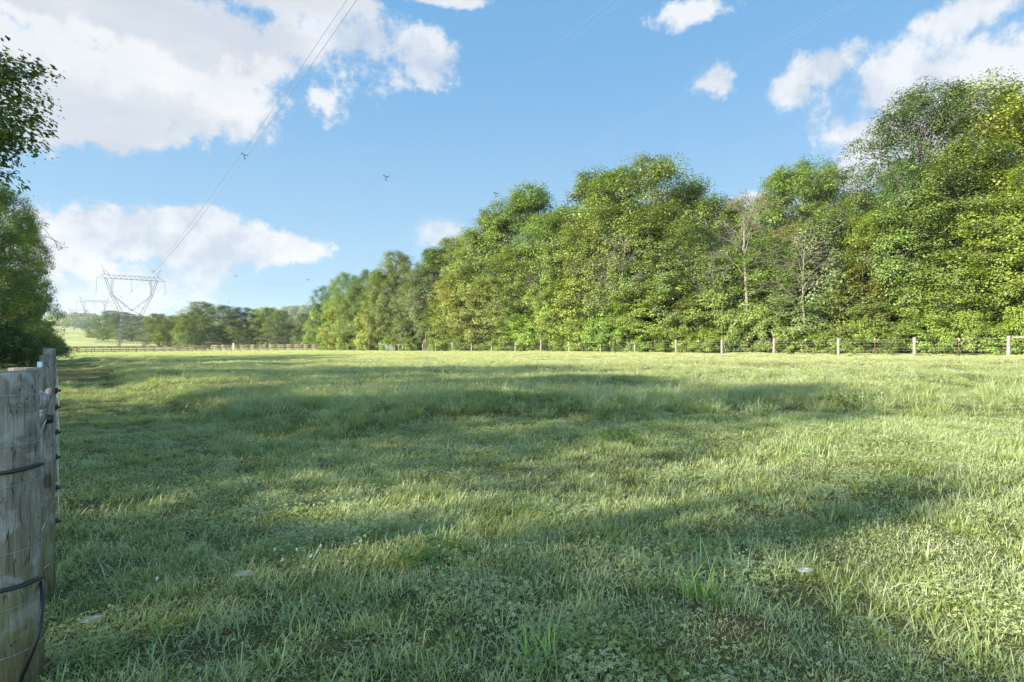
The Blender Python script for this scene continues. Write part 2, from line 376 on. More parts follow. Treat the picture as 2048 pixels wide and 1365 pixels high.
# ------------------------------------------------------------------ trees
def gen_tree(seed, H, Rr, base=.12, n_limb=22, sub=6, rc=.75, per=46, leaf=.19, prof='round', fill=120, trunk_r=None, flat=.65, top=.92, airy=0.0, bare=False):
    rs = np.random.RandomState(seed); wood = MB(); C = []
    tr = trunk_r or H*.016
    def env(f):                              # crown radius factor by relative height
        f = np.clip(f, 0, 1)
        if prof == 'round': return np.clip(1-np.abs(np.clip((f-.48)/.53, -.72, 1))**2.6, 0, 1)**.62
        if prof == 'tall': return np.clip(1-np.abs(np.clip((f-.42)/.60, -.62, 1))**2.1, 0, 1)**.7
        if prof == 'cone': return np.clip((1.02-f)**.8, 0, 1)*np.clip(f*9, 0, 1)
        if prof == 'bush': return np.clip(1-f**2.2, 0, 1)**.5
        if prof == 'high': return np.clip(1-np.abs(np.clip((f-.74)/.28, -1, 1))**2.2, 0, 1)**.6
        if prof == 'spread': return np.clip(1-np.abs(np.clip((f-.55)/.46, -.9, 1))**2.4, 0, 1)**.6
    lean = rs.uniform(-.04, .04, 2)*H
    def axis_pt(f): return np.array([lean[0]*f*f+.012*H*math.sin(f*5+seed), lean[1]*f*f+.012*H*math.cos(f*4+seed), f*H*top])
    P = [axis_pt(f) for f in np.linspace(0, 1, 9)]; P[0][2] = -.3
    wood.tube(P, tr*np.array([1.25, .95, .85, .75, .62, .5, .36, .22, .07]), 8)
    ph_ = rs.uniform(0, 6.28, 6)
    def lob_(th, f): return .97+.20*np.sin(3*th+ph_[0]+6*f)+.16*np.sin(5*th+ph_[1]-11*f)+.14*np.sin(2*th+ph_[2]+17*f)+.09*np.sin(8*th+ph_[3]+23*f)
    for i in range(n_limb):
        f0 = base*.9+(.93-base*.9)*((i+.5)/n_limb)**.9; th = i*2.4+rs.uniform(-.5, .5)
        s0 = axis_pt(f0)
        rise = rs.uniform(.08, .24) if prof != 'cone' else rs.uniform(-.02, .04)
        f1 = min(f0+rise, .985)
        rad = Rr*float(env(f1))*float(lob_(th, f1))*rs.uniform(.85, 1.15)
        e = np.array([math.cos(th)*rad, math.sin(th)*rad, f1*H])
        mid = (s0*.55+e*.45)+np.array([0, 0, -.1*rad if prof != 'cone' else .03*rad])
        ts = np.linspace(0, 1, 6)[:, None]; Pm = (1-ts)**2*s0+2*ts*(1-ts)*mid+ts**2*e
        Pm[1:] += rs.normal(0, .03*rad, (5, 3))
        r0 = max(.02, tr*.42*(1-f0*.6)); wood.tube(Pm, np.linspace(r0, .012, 6), 5, False)
        C.append(e)
        for j in range(sub):
            t0 = rs.uniform(.3, 1.0); k = min(int(t0*5), 4); a = Pm[k]+(Pm[k+1]-Pm[k])*(t0*5-k)
            th2 = th+rs.uniform(-1.35, 1.35); L = rad*rs.uniform(.2, .52)+.3
            d = np.array([math.cos(th2), math.sin(th2), rs.uniform(-.15, .8 if prof != 'cone' else .2)])
            b = a+d*L
            h2 = np.hypot(b[0], b[1]); mr = Rr*float(env(b[2]/H))*1.08+.15
            if h2 > mr: b[:2] *= mr/h2
            b[2] = min(b[2], H)
            wood.tube([a, (a+b)/2+rs.normal(0, .05*L, 3), b], [r0*.38, r0*.25, .008], 4, False); C.append(b); C.append(a*.4+b*.6)
            if bare:
                for q in range(5):
                    a2 = a+(b-a)*rs.uniform(.3, 1); d2 = d+rs.normal(0, .6, 3); b2 = a2+d2*L*rs.uniform(.3, .6)
                    wood.tube([a2, (a2+b2)/2+rs.normal(0, .03*L, 3), b2], [r0*.16+.004, .008, .004], 3, False)
                    for q2 in range(2):
                        a3 = a2+(b2-a2)*rs.uniform(.3, 1); b3 = a3+(d2+rs.normal(0, .6, 3))*L*.28
                        wood.tube([a3, b3], [.007, .004], 3, False)
    Vw, Qw = np.concatenate(wood.V), [np.concatenate(wood.Q), np.concatenate(wood.T)] if wood.T else [np.concatenate(wood.Q)]
    if bare: return (Vw, Qw), None
    # clumps that fill the shell between the limbs
    f = rs.uniform(base*(1.0 if prof == 'high' else .6)+.03, .985, fill); th = rs.uniform(0, 6.283, fill)
    lob = lob_(th, f)*rs.uniform(.9, 1.12, fill)
    rr = Rr*env(f)*lob*np.sqrt(rs.uniform(.35, 1.0, fill))
    C = np.concatenate([np.array(C), np.stack([np.cos(th)*rr, np.sin(th)*rr, np.clip(f*H+rs.normal(0, .018*H, fill), .1, H*1.015)], 1)])
    if airy: C = C[rs.rand(len(C)) > airy]
    nC = len(C); rcs = rc*(.42+.95*rs.rand(nC)**1.5); cnt = np.maximum((per*(rcs/rc)**1.6).astype(int), 8)
    ci = np.repeat(np.arange(nC), cnt); N = len(ci)
    D = rs.normal(size=(N, 3)); D /= np.linalg.norm(D, axis=1)[:, None]
    rad = rcs[ci]*rs.uniform(.25, 1, N)**.6
    off = D*rad[:, None]*np.array([1, 1, flat]); off[:, 2] -= .18*(off[:, 0]**2+off[:, 1]**2)/rcs[ci]
    pos = C[ci]+off
    pos[:, 2] = np.maximum(pos[:, 2], .05)
    out_ = pos-np.array([0, 0, H*.45]); out_ /= np.linalg.norm(out_, axis=1)[:, None]+1e-9
    nrm = out_*.55+np.array([0, 0, .75])+D*.45+rs.normal(0, .34, (N, 3)); nrm /= np.linalg.norm(nrm, axis=1)[:, None]
    ax = np.cross(nrm, rs.normal(size=(N, 3))); ax /= np.linalg.norm(ax, axis=1)[:, None]; bx = np.cross(nrm, ax)
    L = (leaf*rs.uniform(.6, 1.3, N))[:, None]; wd = L*rs.uniform(.3, .42, (N, 1))
    V = np.stack([pos-ax*L*.5, pos+bx*wd+nrm*L*.10, pos+ax*L*.5-nrm*L*.12, pos-bx*wd+nrm*L*.10], 1).reshape(-1, 3)
    Fq = np.arange(N*4).reshape(N, 4)
    cv = rs.rand(nC)[ci]; lv = rs.rand(N); yv = np.clip(rs.rand(nC)[ci]*.45+rs.rand(N)*.6, 0, 1)
    A = np.repeat(np.stack([cv, lv, yv], 1), 4, 0)
    return (Vw, Qw), (V, Fq, A)
PROTO = {}
def proto(key, **kw):
    wd, lf = gen_tree(**kw)
    tm = mesh_np('trunk', wd[0], wd[1], M_BARE if kw.get('bare') else M_BARK, smooth=True)
    cm = mesh_np('crown', lf[0], lf[1], M_LEAF, {'v': lf[2]}) if lf else None
    PROTO[key] = (tm, cm, kw['H'], kw['Rr'])
proto('broad_a', seed=11, H=18, Rr=5.6, n_limb=32, sub=7, rc=1.05, per=84, leaf=.19, fill=290, base=.04)
proto('broad_b', seed=23, H=18, Rr=5.2, n_limb=30, sub=7, rc=.98, per=80, leaf=.185, fill=280, base=.05)
proto('tall_a', seed=31, H=20, Rr=4.6, n_limb=34, sub=6, rc=.95, per=80, leaf=.185, fill=280, prof='tall', base=.04)
proto('tall_b', seed=47, H=20, Rr=4.4, n_limb=34, sub=6, rc=.9, per=76, leaf=.19, fill=250, prof='tall', base=.06, airy=.08)
proto('oak_a', seed=53, H=20, Rr=7.0, n_limb=38, sub=8, rc=.95, per=90, leaf=.17, fill=420, prof='spread', base=.08)
proto('oak_b', seed=61, H=19, Rr=6.6, n_limb=38, sub=8, rc=.92, per=76, leaf=.18, fill=480, prof='round', base=.05)
proto('small_a', seed=71, H=8, Rr=3.4, n_limb=22, sub=6, rc=.55, per=60, leaf=.14, fill=300, prof='bush', base=.01)
proto('small_b', seed=79, H=8, Rr=3.2, n_limb=22, sub=6, rc=.5, per=60, leaf=.14, fill=300, prof='round', base=.01)
proto('cedar', seed=83, H=9, Rr=3.0, n_limb=46, sub=5, rc=.42, per=60, leaf=.12, fill=90, prof='cone', base=.02, flat=.8)
proto('bush_a', seed=91, H=3, Rr=2.3, n_limb=14, sub=5, rc=.38, per=56, leaf=.115, fill=200, prof='bush', base=.0)
proto('bush_b', seed=97, H=3, Rr=2.4, n_limb=14, sub=5, rc=.42, per=56, leaf=.12, fill=200, prof='bush', base=.0)
proto('bare_a', seed=101, H=17, Rr=3.2, n_limb=20, sub=6, prof='tall', base=.38, trunk_r=.17, bare=True, top=.97)
proto('bare_b', seed=107, H=12, Rr=2.4, n_limb=14, sub=5, prof='tall', base=.35, trunk_r=.11, bare=True, top=.97)
proto('branchy', seed=113, H=11, Rr=4.4, n_limb=30, sub=8, rc=.62, per=44, leaf=.15, fill=90, prof='high', base=.42, airy=.05)
def tree(name, key, X, Y, H, Rr, col, label, group=None, cat='tree', rz=None, lean=None, z=None):
    tm, cm, H0, R0 = PROTO[key]
    r = empty(name, (X, Y, G(X, Y) if z is None else z), label, cat, group, rz if rz is not None else random.uniform(0, 6.28))
    r.scale = (Rr/R0, Rr/R0, H/H0)
    if lean: r.rotation_euler = (lean[0], lean[1], r.rotation_euler[2])
    t = obj('trunk', tm, r)
    if cm:
        c_ = obj('crown', cm, r); c_.color = (*col, 1)
    return r
random.seed(4)
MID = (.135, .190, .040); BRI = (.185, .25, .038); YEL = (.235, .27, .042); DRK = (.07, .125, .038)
OLI = (.16, .21, .048); GRY = (.15, .19, .07); LIM = (.17, .25, .036); RUS = (.18, .21, .05)
NAMES = {id(MID): 'mid green', id(BRI): 'fresh green', id(YEL): 'yellow green', id(DRK): 'dark green', id(OLI): 'olive green', id(GRY): 'grey green', id(LIM): 'lime green', id(RUS): 'russet tinged'}
def fenceY(px): return 63.75/((px-1024)/F+.84)
POST_X = [2017, 1829, 1677, 1548, 1444, 1352, 1270, 1201, 1138, 1082, 1031, 984, 943, 905, 872, 846]
ORD = ['first', 'second', 'third', 'fourth', 'fifth', 'sixth', 'seventh', 'eighth', 'ninth', 'tenth', 'eleventh', 'twelfth', 'thirteenth', 'fourteenth', 'fifteenth', 'sixteenth']
def where(px):                               # words that find the place along the wire fence
    if px < 700: return 'at the far left end of the wood'
    if px < 756: return 'just left of the tube gate'
    if px < 815: return 'behind the tube gate'
    if px < 846: return 'just right of the tube gate'
    if px > 2017: return 'right of the braced end post'
    for i in range(15):
        a, b = POST_X[i], POST_X[i+1]
        if b <= px <= a:
            if a-px < (a-b)*.3: return 'behind the %s wooden post from the right' % ORD[i]
            if px-b < (a-b)*.3: return 'behind the %s wooden post from the right' % ORD[i+1]
            return 'between %s and %s posts from the right' % (ORD[i], ORD[i+1])
used_labels = {}
def uniq(lab, alts):
    n = used_labels.get(lab, 0); used_labels[lab] = n+1
    return lab if n == 0 else lab+', '+alts[min(n-1, len(alts)-1)]
# (photo x, top y, metres behind the fence, crown width in photo px, kind, colour)
wood = [
 (2048, 215, 9, 230, 'broad_a', YEL), (1965, 178, 12, 190, 'broad_b', YEL), (1858, 186, 9, 218, 'oak_a', DRK), (1930, 300, 5, 200, 'broad_b', MID),
 (1800, 335, 6, 130, 'oak_b', DRK), (1840, 395, 3.6, 150, 'broad_a', MID), (2010, 400, 3.6, 170, 'broad_b', LIM), (1925, 505, 2.8, 170, 'broad_a', LIM),
 (2075, 330, 4, 180, 'oak_b', BRI), (1720, 392, 9, 120, 'tall_b', OLI), (1740, 430, 4.5, 110, 'broad_b', BRI),
 (1655, 440, 4.2, 150, 'small_a', GRY), (1610, 333, 12, 160, 'oak_a', OLI), (1645, 345, 15, 95, 'tall_a', OLI), (1570, 350, 13, 110, 'tall_b', OLI),
 (1545, 480, 3.6, 130, 'broad_a', MID), (1585, 455, 6.5, 110, 'small_b', RUS), (1500, 400, 14, 130, 'broad_b', MID), (1425, 400, 12, 130, 'tall_a', GRY),
 (1470, 500, 3.4, 140, 'small_a', MID), (1370, 375, 14, 130, 'tall_a', OLI), (1385, 455, 4, 120, 'tall_b', GRY), (1300, 326, 12, 170, 'broad_a', OLI),
 (1240, 345, 14, 150, 'tall_b', OLI), (1190, 350, 16, 140, 'tall_a', GRY), (1330, 560, 3.2, 140, 'small_b', BRI), (1310, 420, 7, 150, 'broad_b', OLI),
 (1215, 420, 7, 140, 'broad_a', OLI), (1250, 520, 4, 110, 'small_a', MID), (1160, 440, 9, 110, 'tall_a', GRY), (1130, 420, 13, 110, 'tall_b', BRI),
 (1060, 378, 13, 130, 'tall_a', OLI), (1020, 400, 11, 120, 'broad_b', OLI), (1090, 440, 8, 110, 'broad_a', OLI), (1160, 560, 3.5, 110, 'small_b', BRI),
 (1110, 540, 4, 100, 'small_a', LIM), (1040, 500, 5, 120, 'broad_b', OLI), (985, 435, 10, 110, 'tall_b', OLI), (955, 465, 8, 100, 'broad_a', OLI),
 (905, 478, 12, 90, 'tall_a', GRY), (980, 560, 4, 100, 'small_b', OLI), (925, 540, 5, 90, 'broad_b', YEL), (880, 500, 9, 85, 'tall_b', DRK),
 (862, 500, 14, 60, 'tall_a', DRK), (845, 540, 5, 80, 'broad_a', GRY), (795, 508, 9, 85, 'oak_b', MID), (825, 560, 12, 70, 'tall_a', DRK),
 (770, 545, 6, 75, 'broad_b', MID), (738, 545, 10, 70, 'oak_a', DRK), (755, 590, 4, 60, 'small_a', YEL), (715, 575, 6, 65, 'broad_a', OLI),
 (690, 550, 9, 60, 'oak_a', MID), (680, 600, 4, 55, 'small_b', YEL), (655, 575, 9, 50, 'oak_b', DRK), (640, 610, 6, 40, 'small_a', BRI),
 (1270, 600, 2.6, 100, 'small_b', LIM), (1420, 590, 2.8, 110, 'small_b', MID), (1620, 560, 2.8, 130, 'small_a', GRY), (1780, 590, 2.4, 150, 'small_a', MID),
 (1045, 600, 2.8, 80, 'small_a', LIM), (905, 610, 2.6, 70, 'small_b', OLI),
]
KIND = {'broa': 'broad leafy', 'tall': 'tall narrow', 'oak_': 'wide airy', 'smal': 'low dense'}
for (px, ty, off, wpx, key, colr) in wood:
    Y = fenceY(px)+off+2.4; X = (px-1024)/F*Y
    g = G(X, Y); H = (682.5-ty)/F*Y+EYE-g; Rr = wpx/F*Y/2*1.4
    row = 'front row' if off < 5 else ('middle row' if off < 9.5 else 'back row')
    lab = uniq('%s %s %s tree %s' % (KIND[key[:4]].split()[0], NAMES[id(colr)], row, where(px)), ['the taller', 'the shorter'])
    tree('broadleaf_tree', key, X, Y, H*1.01, Rr, tuple(c_*random.uniform(.9, 1.1) for c_ in colr), lab, 'trees of the wood behind the wire fence')
# red cedars with drooping olive sprays
for (px, ty, off, wpx) in ((1720, 470, 2.6, 150), (812, 600, 3.0, 62), (1765, 520, 2.3, 110)):
    Y = fenceY(px)+off+1.6; X = (px-1024)/F*Y; H = (682.5-ty)/F*Y+EYE-G(X, Y)
    tree('cedar_tree', 'cedar', X, Y, H, wpx/F*Y/2, (.105, .125, .018), 'olive cedar with drooping sprays, '+where(px), 'cedars at the wood edge')
# bare, dying trees standing out pale against the leaves
for (px, ty, off, wpx, key, ln) in ((1490, 385, 2.6, 150, 'bare_a', (0, .02)), (1232, 470, 2.5, 90, 'bare_b', (0, -.09)), (1200, 520, 2.2, 70, 'bare_b', (0, -.06)),
                                    (1435, 500, 2.2, 60, 'bare_b', (0, -.03)), (1612, 470, 2.6, 120, 'bare_b', (0, .1)), (1020, 590, 2.0, 60, 'bare_b', (0, .05)), (850, 545, 2.4, 50, 'bare_b', (0, -.1)),
                                    (1085, 530, 2.2, 70, 'bare_b', (0, .12))):
    Y = fenceY(px)+off+.6; X = (px-1024)/F*Y; H = (682.5-ty)/F*Y+EYE-G(X, Y)
    tree('bare_tree', key, X, Y, H, wpx/F*Y/2, MID, 'leafless pale tree %s, %s' % ('with fine fanned twigs' if key == 'bare_a' else 'with a thin trunk', where(px)), 'bare trees at the wood edge', rz=random.uniform(0, 6), lean=ln)
# hedge of bushes and brambles right behind the wire
bx = 2095; k = 0
while bx > 640:
    Y = fenceY(bx)+random.uniform(2.6, 3.3); X = (bx-1024)/F*Y
    H = random.choice([1.9, 2.6, 3.2, 4.2, 2.3]); Rr = random.uniform(1.7, 2.4)
    colr = random.choice([BRI, MID, LIM, LIM, BRI, OLI])
    lab = uniq('%s %s hedge bush, %s' % ('waist high' if H < 2.1 else 'tall tangled', NAMES[id(colr)], where(bx)), ['the leftmost of them'])
    tree('bush', ['bush_a', 'bush_b'][k % 2], X, Y, H, Rr, colr, lab, 'bushes along the wire fence', 'bush')
    bx -= 2.9/Y*F*random.uniform(.75, 1.05)*1.0 if bx > 1000 else 4.2/Y*F; k += 1

# far round trees beyond the paddocks
farl = [(316, 628, 268, 56, 'broad_a', OLI, 'rounded olive'), (350, 632, 262, 50, 'broad_b', OLI, 'shorter olive'), (334, 650, 258, 40, 'small_b', YEL, 'low pale green'),
        (375, 640, 212, 46, 'small_a', OLI, 'low olive'), (405, 605, 240, 90, 'oak_b', MID, 'tallest dark'), (450, 612, 236, 70, 'broad_a', MID, 'high domed'),
        (485, 616, 240, 66, 'oak_b', DRK, 'dark domed'), (468, 655, 220, 40, 'small_b', OLI, 'low bushy pale'), (515, 628, 245, 44, 'broad_b', DRK, 'narrow dark'),
        (536, 616, 238, 50, 'broad_a', BRI, 'yellowish crowned'), (562, 622, 232, 52, 'oak_b', MID, 'domed leafy'), (575, 648, 222, 46, 'broad_b', DRK, 'short dark'),
        (607, 628, 226, 52, 'oak_b', GRY, 'grey green'), (634, 636, 215, 50, 'broad_a', MID, 'dark leafy'), (600, 655, 214, 34, 'small_a', GRY, 'low grey green'), (425, 655, 216, 50, 'small_a', DRK, 'low dark'),
        (500, 660, 216, 50, 'small_b', DRK, 'bushy dark'), (650, 650, 205, 40, 'small_a', DRK, 'low shaded'), (390, 625, 250, 60, 'broad_a', MID, 'broad crowned')]
for (px, ty, Y, wpx, key, colr, ds) in farl:
    X = (px-1024)/F*Y; g = G(X, Y); H = (682.5-ty)/F*Y+EYE-g
    lx = 'left of the rusty roof frame' if px < 505 else ('behind the rusty roof frame' if px < 570 else 'between the roof frame and the big wood')
    tree('round_tree', key, X, Y, H, wpx/F*Y/2*1.12, (.05, .09, .03) if colr is DRK else tuple(q*.78 for q in colr), uniq('%s tree in the far clump %s' % (ds, lx), ['second one']), 'far trees beyond the paddocks')
for (px, ty, Y, wpx, colr, ds) in ((222, 622, 470, 40, DRK, 'leftmost tall dark'), (248, 625, 460, 46, DRK, 'middle dark'), (275, 632, 450, 36, DRK, 'right-hand dark'),
                                   (238, 650, 430, 40, GRY, 'low grey'), (195, 645, 500, 30, GRY, 'small faint'), (205, 658, 380, 18, OLI, 'scrubby round'), (300, 640, 420, 46, GRY, 'pale distant'),
                                   (330, 640, 430, 50, DRK, 'dark distant'), (188, 664, 430, 22, OLI, 'lone scrubby'), (262, 655, 400, 46, GRY, 'low spreading')):
    X = (px-1024)/F*Y; g = G(X, Y); H = max((682.5-ty)/F*Y+EYE-g, 4)
    tree('distant_tree', 'oak_b' if colr is DRK else 'broad_a', X, Y, H, wpx/F*Y/2*1.4, colr, '%s tree on the slope behind the big pylon' % ds, 'trees on the distant slope')
# left-hand tree line and the overhanging tree; neighbours' shade is put into their dark leaf colour
leftl = [(-75, 360, 38, 240, 'oak_b', 'nearest dark tree of the left tree line, cut by the frame'), (-12, 372, 46, 150, 'broad_a', 'tall dark tree second in the left tree line'),
         (46, 428, 52, 92, 'broad_b', 'sunlit edged tree at the right end of the left tree line'), (20, 540, 44, 130, 'small_a', 'low dark tree under the left tree line'),
         (58, 560, 56, 66, 'small_b', 'low tree at the right foot of the left tree line'), (80, 640, 66, 60, 'small_a', 'bluish shaded tree behind the left tree line')]
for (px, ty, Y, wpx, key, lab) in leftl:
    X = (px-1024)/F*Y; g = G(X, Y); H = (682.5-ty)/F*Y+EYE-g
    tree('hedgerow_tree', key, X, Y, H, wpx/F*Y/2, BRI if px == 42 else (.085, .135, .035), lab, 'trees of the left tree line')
for (px, H, Y) in ((5, 2.6, 40), (28, 2.4, 45), (50, 2.6, 50), (66, 2.2, 54), (-20, 3, 38), (84, 3.5, 78), (98, 3, 90)):
    X = (px-1024)/F*Y
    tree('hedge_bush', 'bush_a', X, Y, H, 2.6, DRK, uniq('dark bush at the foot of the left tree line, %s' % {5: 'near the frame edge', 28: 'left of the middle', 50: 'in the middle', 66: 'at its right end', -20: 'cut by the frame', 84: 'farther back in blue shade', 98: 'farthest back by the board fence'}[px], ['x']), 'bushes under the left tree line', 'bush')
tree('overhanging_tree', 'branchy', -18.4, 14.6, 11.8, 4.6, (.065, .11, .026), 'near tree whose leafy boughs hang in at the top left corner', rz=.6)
# trees left of the frame whose shade lies over the field
for i, (X, Y, H, Rr, key) in enumerate(((-15.5, 7.0, 11.2, 3.9, 'broad_b'), (-14.9, 2.2, 12.6, 3.1, 'broad_a'), (-12.9, -4.2, 7.8, 2.8, 'oak_b'), (-13.5, -1.4, 6.5, 2.2, 'small_b'), (-16.4, -4.3, 11.1, 1.4, 'branchy'), (-10.5, -13.5, 11, 4, 'broad_b'), (-24, 17, 12, 4.0, 'broad_a'),
                                        (-31, 24, 12.5, 4.0, 'broad_b'), (-38, 33, 13.5, 4.5, 'broad_a'), (-26, -2, 13, 4.5, 'broad_a'))):
    tree('hedgerow_tree', key, X, Y, H, Rr, MID, 'shade tree left of the view, %s of its row' % ORD[i], 'trees of the left tree line')
# distant woods: one mass on the far hills
rs = np.random.RandomState(77); V = []; A = []
cent = []
for _ in range(520):
    if rs.rand() < .62: px, Y = rs.uniform(505, 760), rs.uniform(900, 1250)
    else: px, Y = rs.uniform(100, 420), rs.uniform(950, 1250)
    X = (px-1024)/F*Y; cent.append((X, Y, float(gz(X, Y)), rs.uniform(6, 10), rs.uniform(13, 20)))
for (X, Y, zz, r_, h_) in cent:
    n = 230; D = rs.normal(size=(n, 3)); D /= np.linalg.norm(D, axis=1)[:, None]
    p = np.array([X, Y, zz+h_*.5])+D*np.array([r_, r_, h_*.52])*rs.uniform(.8, 1.05, (n, 1))
    nr = D+rs.normal(0, .5, (n, 3)); nr /= np.linalg.norm(nr, axis=1)[:, None]
    a = np.cross(nr, rs.normal(size=(n, 3))); a /= np.linalg.norm(a, axis=1)[:, None]; b = np.cross(nr, a); L = rs.uniform(.9, 1.8, (n, 1))
    V.append(np.stack([p-a*L, p-b*L*.7, p+a*L, p+b*L*.7], 1).reshape(-1, 3)); A.append(np.repeat(np.stack([np.full(n, rs.rand()), rs.rand(n), np.full(n, rs.rand()*.9)], 1), 4, 0))
V = np.concatenate(V); dw = obj('distant_woods', mesh_np('distant_woods', V, np.arange(len(V)).reshape(-1, 4), M_LEAF, {'v': np.concatenate(A)}))
dw.color = (*GRY, 1); tag(dw, 'hazy blue green woods covering the far hills', 'woods', kind='stuff')

# ------------------------------------------------------------------ pylons and conductors
def strut(mb, a, b, t=.16): mb.bar(a, b, t, t)
def lattice(mb, a0, a1, w0, w1, n, t=.13, u=(1, 0, 0), v=(0, 1, 0)):     # square lattice column
    a0 = np.array(a0, float); a1 = np.array(a1, float); u = np.array(u, float); v = np.array(v, float)
    prev = None
    for i in range(n+1):
        f = i/n; c_ = a0+(a1-a0)*f; w_ = (w0+(w1-w0)*f)/2
        ring = [c_+u*w_*sx+v*w_*sy for sx, sy in ((-1, -1), (1, -1), (1, 1), (-1, 1))]
        if prev is not None:
            for k in range(4):
                strut(mb, prev[k], ring[k], t*1.25)
                k2 = (k+1) % 4
                strut(mb, prev[k] if (i+k) % 2 else prev[k2], ring[k2] if (i+k) % 2 else ring[k], t*.6)
        prev = ring
LINE = Vector((-.636, .772, 0)); ARM = Vector((.772, .636, 0))
def pylon(X, Y, s, label, name='pylon', tt=1.0, base_z=None):
    z0 = G(X, Y) if base_z is None else base_z
    r = empty(name, (X, Y, z0), label, 'pylon', 'pylons of the power line', math.atan2(ARM.y, ARM.x))
    # local x = along the arm, y = along the line; heights follow the tower seen in the photo
    yz = lambda py: (692.5-py)/F*250
    t = .12*tt; leg = MB()
    waist = 3.6; wz = yz(629)
    for sx in (-1, 1):
        for sy in (-1, 1):
            lattice(leg, (sx*4.9, sy*4.2, 0), (sx*waist*.93, sy*1.6, wz), .75, .55, 7, .085*tt)
    for sy in (-1, 1):                        # panels between the legs
        z1, z2 = yz(672), yz(649)
        x1, x2 = 4.45, 4.0; y1, y2 = 3.3, 2.6
        strut(leg, (-x2, sy*y2, z2), (x2, sy*y2, z2), t*1.3); strut(leg, (-x1, sy*y1, z1*.95), (0.3, sy*y2, z2), t*.8); strut(leg, (x1, sy*y1, z1*.95), (-.3, sy*y2, z2), t*.8)
        strut(leg, (-4.8, sy*4.1, .5), (0, sy*y2, z2), t*.8); strut(leg, (4.8, sy*4.1, .5), (0, sy*y2, z2), t*.8)
        strut(leg, (-x2, sy*y2, z2), (waist*.9, sy*1.6, wz), t*.8); strut(leg, (x2, sy*y2, z2), (-waist*.9, sy*1.6, wz), t*.8)
        strut(leg, (-waist, sy*1.6, wz), (waist, sy*1.6, wz), t)
    for sx in (-1, 1):
        for (za, ya, zb, yb) in ((.5, 4.1, yz(649), 2.6), (yz(649), 2.6, wz, 1.6)):
            strut(leg, (sx*4.6, -ya, za), (sx*4.0, yb, zb), t*.7); strut(leg, (sx*4.6, ya, za), (sx*4.0, -yb, zb), t*.7)
        strut(leg, (sx*4.0, -2.6, yz(649)), (sx*4.0, 2.6, yz(649)), t)
    leg.build('legs', M_STEEL, r)
    # the Y shaped window: outer masts, inner masts meeting at the fork, inner verticals
    yk = MB(); az_ = yz(559)
    for sx in (-1, 1):
        lattice(yk, (sx*waist, 0, wz), (sx*7.5, 0, yz(590)), 1.3, 1.0, 6, .08*tt)
        lattice(yk, (0, 0, yz(621)), (sx*7.5, 0, yz(590)), .7, .9, 5, .07*tt)
        lattice(yk, (sx*7.5, 0, yz(590)), (sx*9.6, 0, az_), 1.0, .8, 5, .075*tt)
        lattice(yk, (sx*7.5, 0, yz(590)), (sx*7.0, 0, az_), .5, .6, 4, .06*tt)
        for sy in (-.6, .6):
            strut(yk, (sx*waist, sy, wz), (0, sy*.6, yz(621)), t*.7)
            strut(yk, (sx*waist*1.25, sy, yz(617)), (sx*2.2, sy, yz(612)), t*.6)
            strut(yk, (sx*8.6, sy, yz(575)), (sx*7.1, sy, yz(566)), t*.6)
    yk.build('yoke', M_STEEL, r)
    arm = MB(); hz_ = yz(552); W2 = 12.9; t *= .8
    for sy in (-.5, .5):
        strut(arm, (-W2, 0, az_), (W2, 0, az_), t*1.1) if sy > 0 else None
        strut(arm, (-9.6, sy, az_), (9.6, sy, az_), t*1.2); strut(arm, (-9.6, sy, hz_), (9.6, sy, hz_), t*.7)
        n = 10
        for i in range(n):
            xa = -9.6+19.2*i/n; xm = xa+19.2/n/2; xb = xa+19.2/n
            strut(arm, (xa, sy, az_), (xm, sy, hz_), t*.75); strut(arm, (xm, sy, hz_), (xb, sy, az_), t*.75)
        for sx in (-1, 1):
            strut(arm, (sx*9.6, sy, hz_+.5), (sx*W2, 0, az_), t); strut(arm, (sx*9.6, sy, az_), (sx*W2, 0, az_), t)
            strut(arm, (sx*9.6, sy, az_), (sx*11, sy*.5, (az_+hz_)/2+.4), t*.6)
    arm.build('crossarm', M_STEEL, r)
    for sx in (-1, 1):
        pk = MB(); tip = (sx*11.3, 0, yz(534))
        for sy in (-.5, .5):
            strut(pk, (sx*9.9, sy, hz_), tip, t*.9); strut(pk, (sx*8.2, sy, hz_), tip, t*.7)
            strut(pk, (sx*10.3, sy*.8, hz_+1.4), (sx*9.3, sy*.8, hz_+1.2), t*.5)
        pk.build('peak', M_STEEL, r)
    for sx in (-1, 0, 1):
        ins = MB(); x_ = sx*W2
        L = yz(559)-yz(583)
        zz = np.linspace(az_, az_-L, 41); ins.tube([(x_, 0, q) for q in zz], np.where(np.arange(41) % 2, .10, .04)*tt, 8)
        ins.bar((x_-.5, 0, az_-L), (x_+.5, 0, az_-L), .12*tt, .12*tt)
        ins.build('insulator_string', M_INSUL, r)
    r.scale = (s, s, s); return r
p1 = Vector((-172.8, 250, 0)); p2 = Vector((-388, 511, 0)); p3 = Vector((-643, 815, 0))
zp1 = -1.1
pylon(p1.x, p1.y, 1.0, 'nearest lattice steel pylon rising behind the board fence', base_z=zp1)
def pz(py, Y): return EYE+(682.5-py)/F*Y
zp2 = pz(667, 511); zp3 = pz(657, 815)
pylon(p2.x, p2.y, 1.0, 'second, smaller looking pylon just left of the nearest one', tt=1.3, base_z=G(p2.x, p2.y)-.3)
pylon(p3.x, p3.y, 1.0, 'farthest, faintest pylon half hidden on the hill at left', tt=1.5, base_z=G(p3.x, p3.y)-.3)
zp2, zp3 = G(p2.x, p2.y)-.3, G(p3.x, p3.y)-.3
def span_near(t):                            # sag of the near span, t = metres of Y back from the nearest pylon
    return EYE+22.5-.194*t+.000843*t*t
phase_names = ['left', 'middle', 'right']
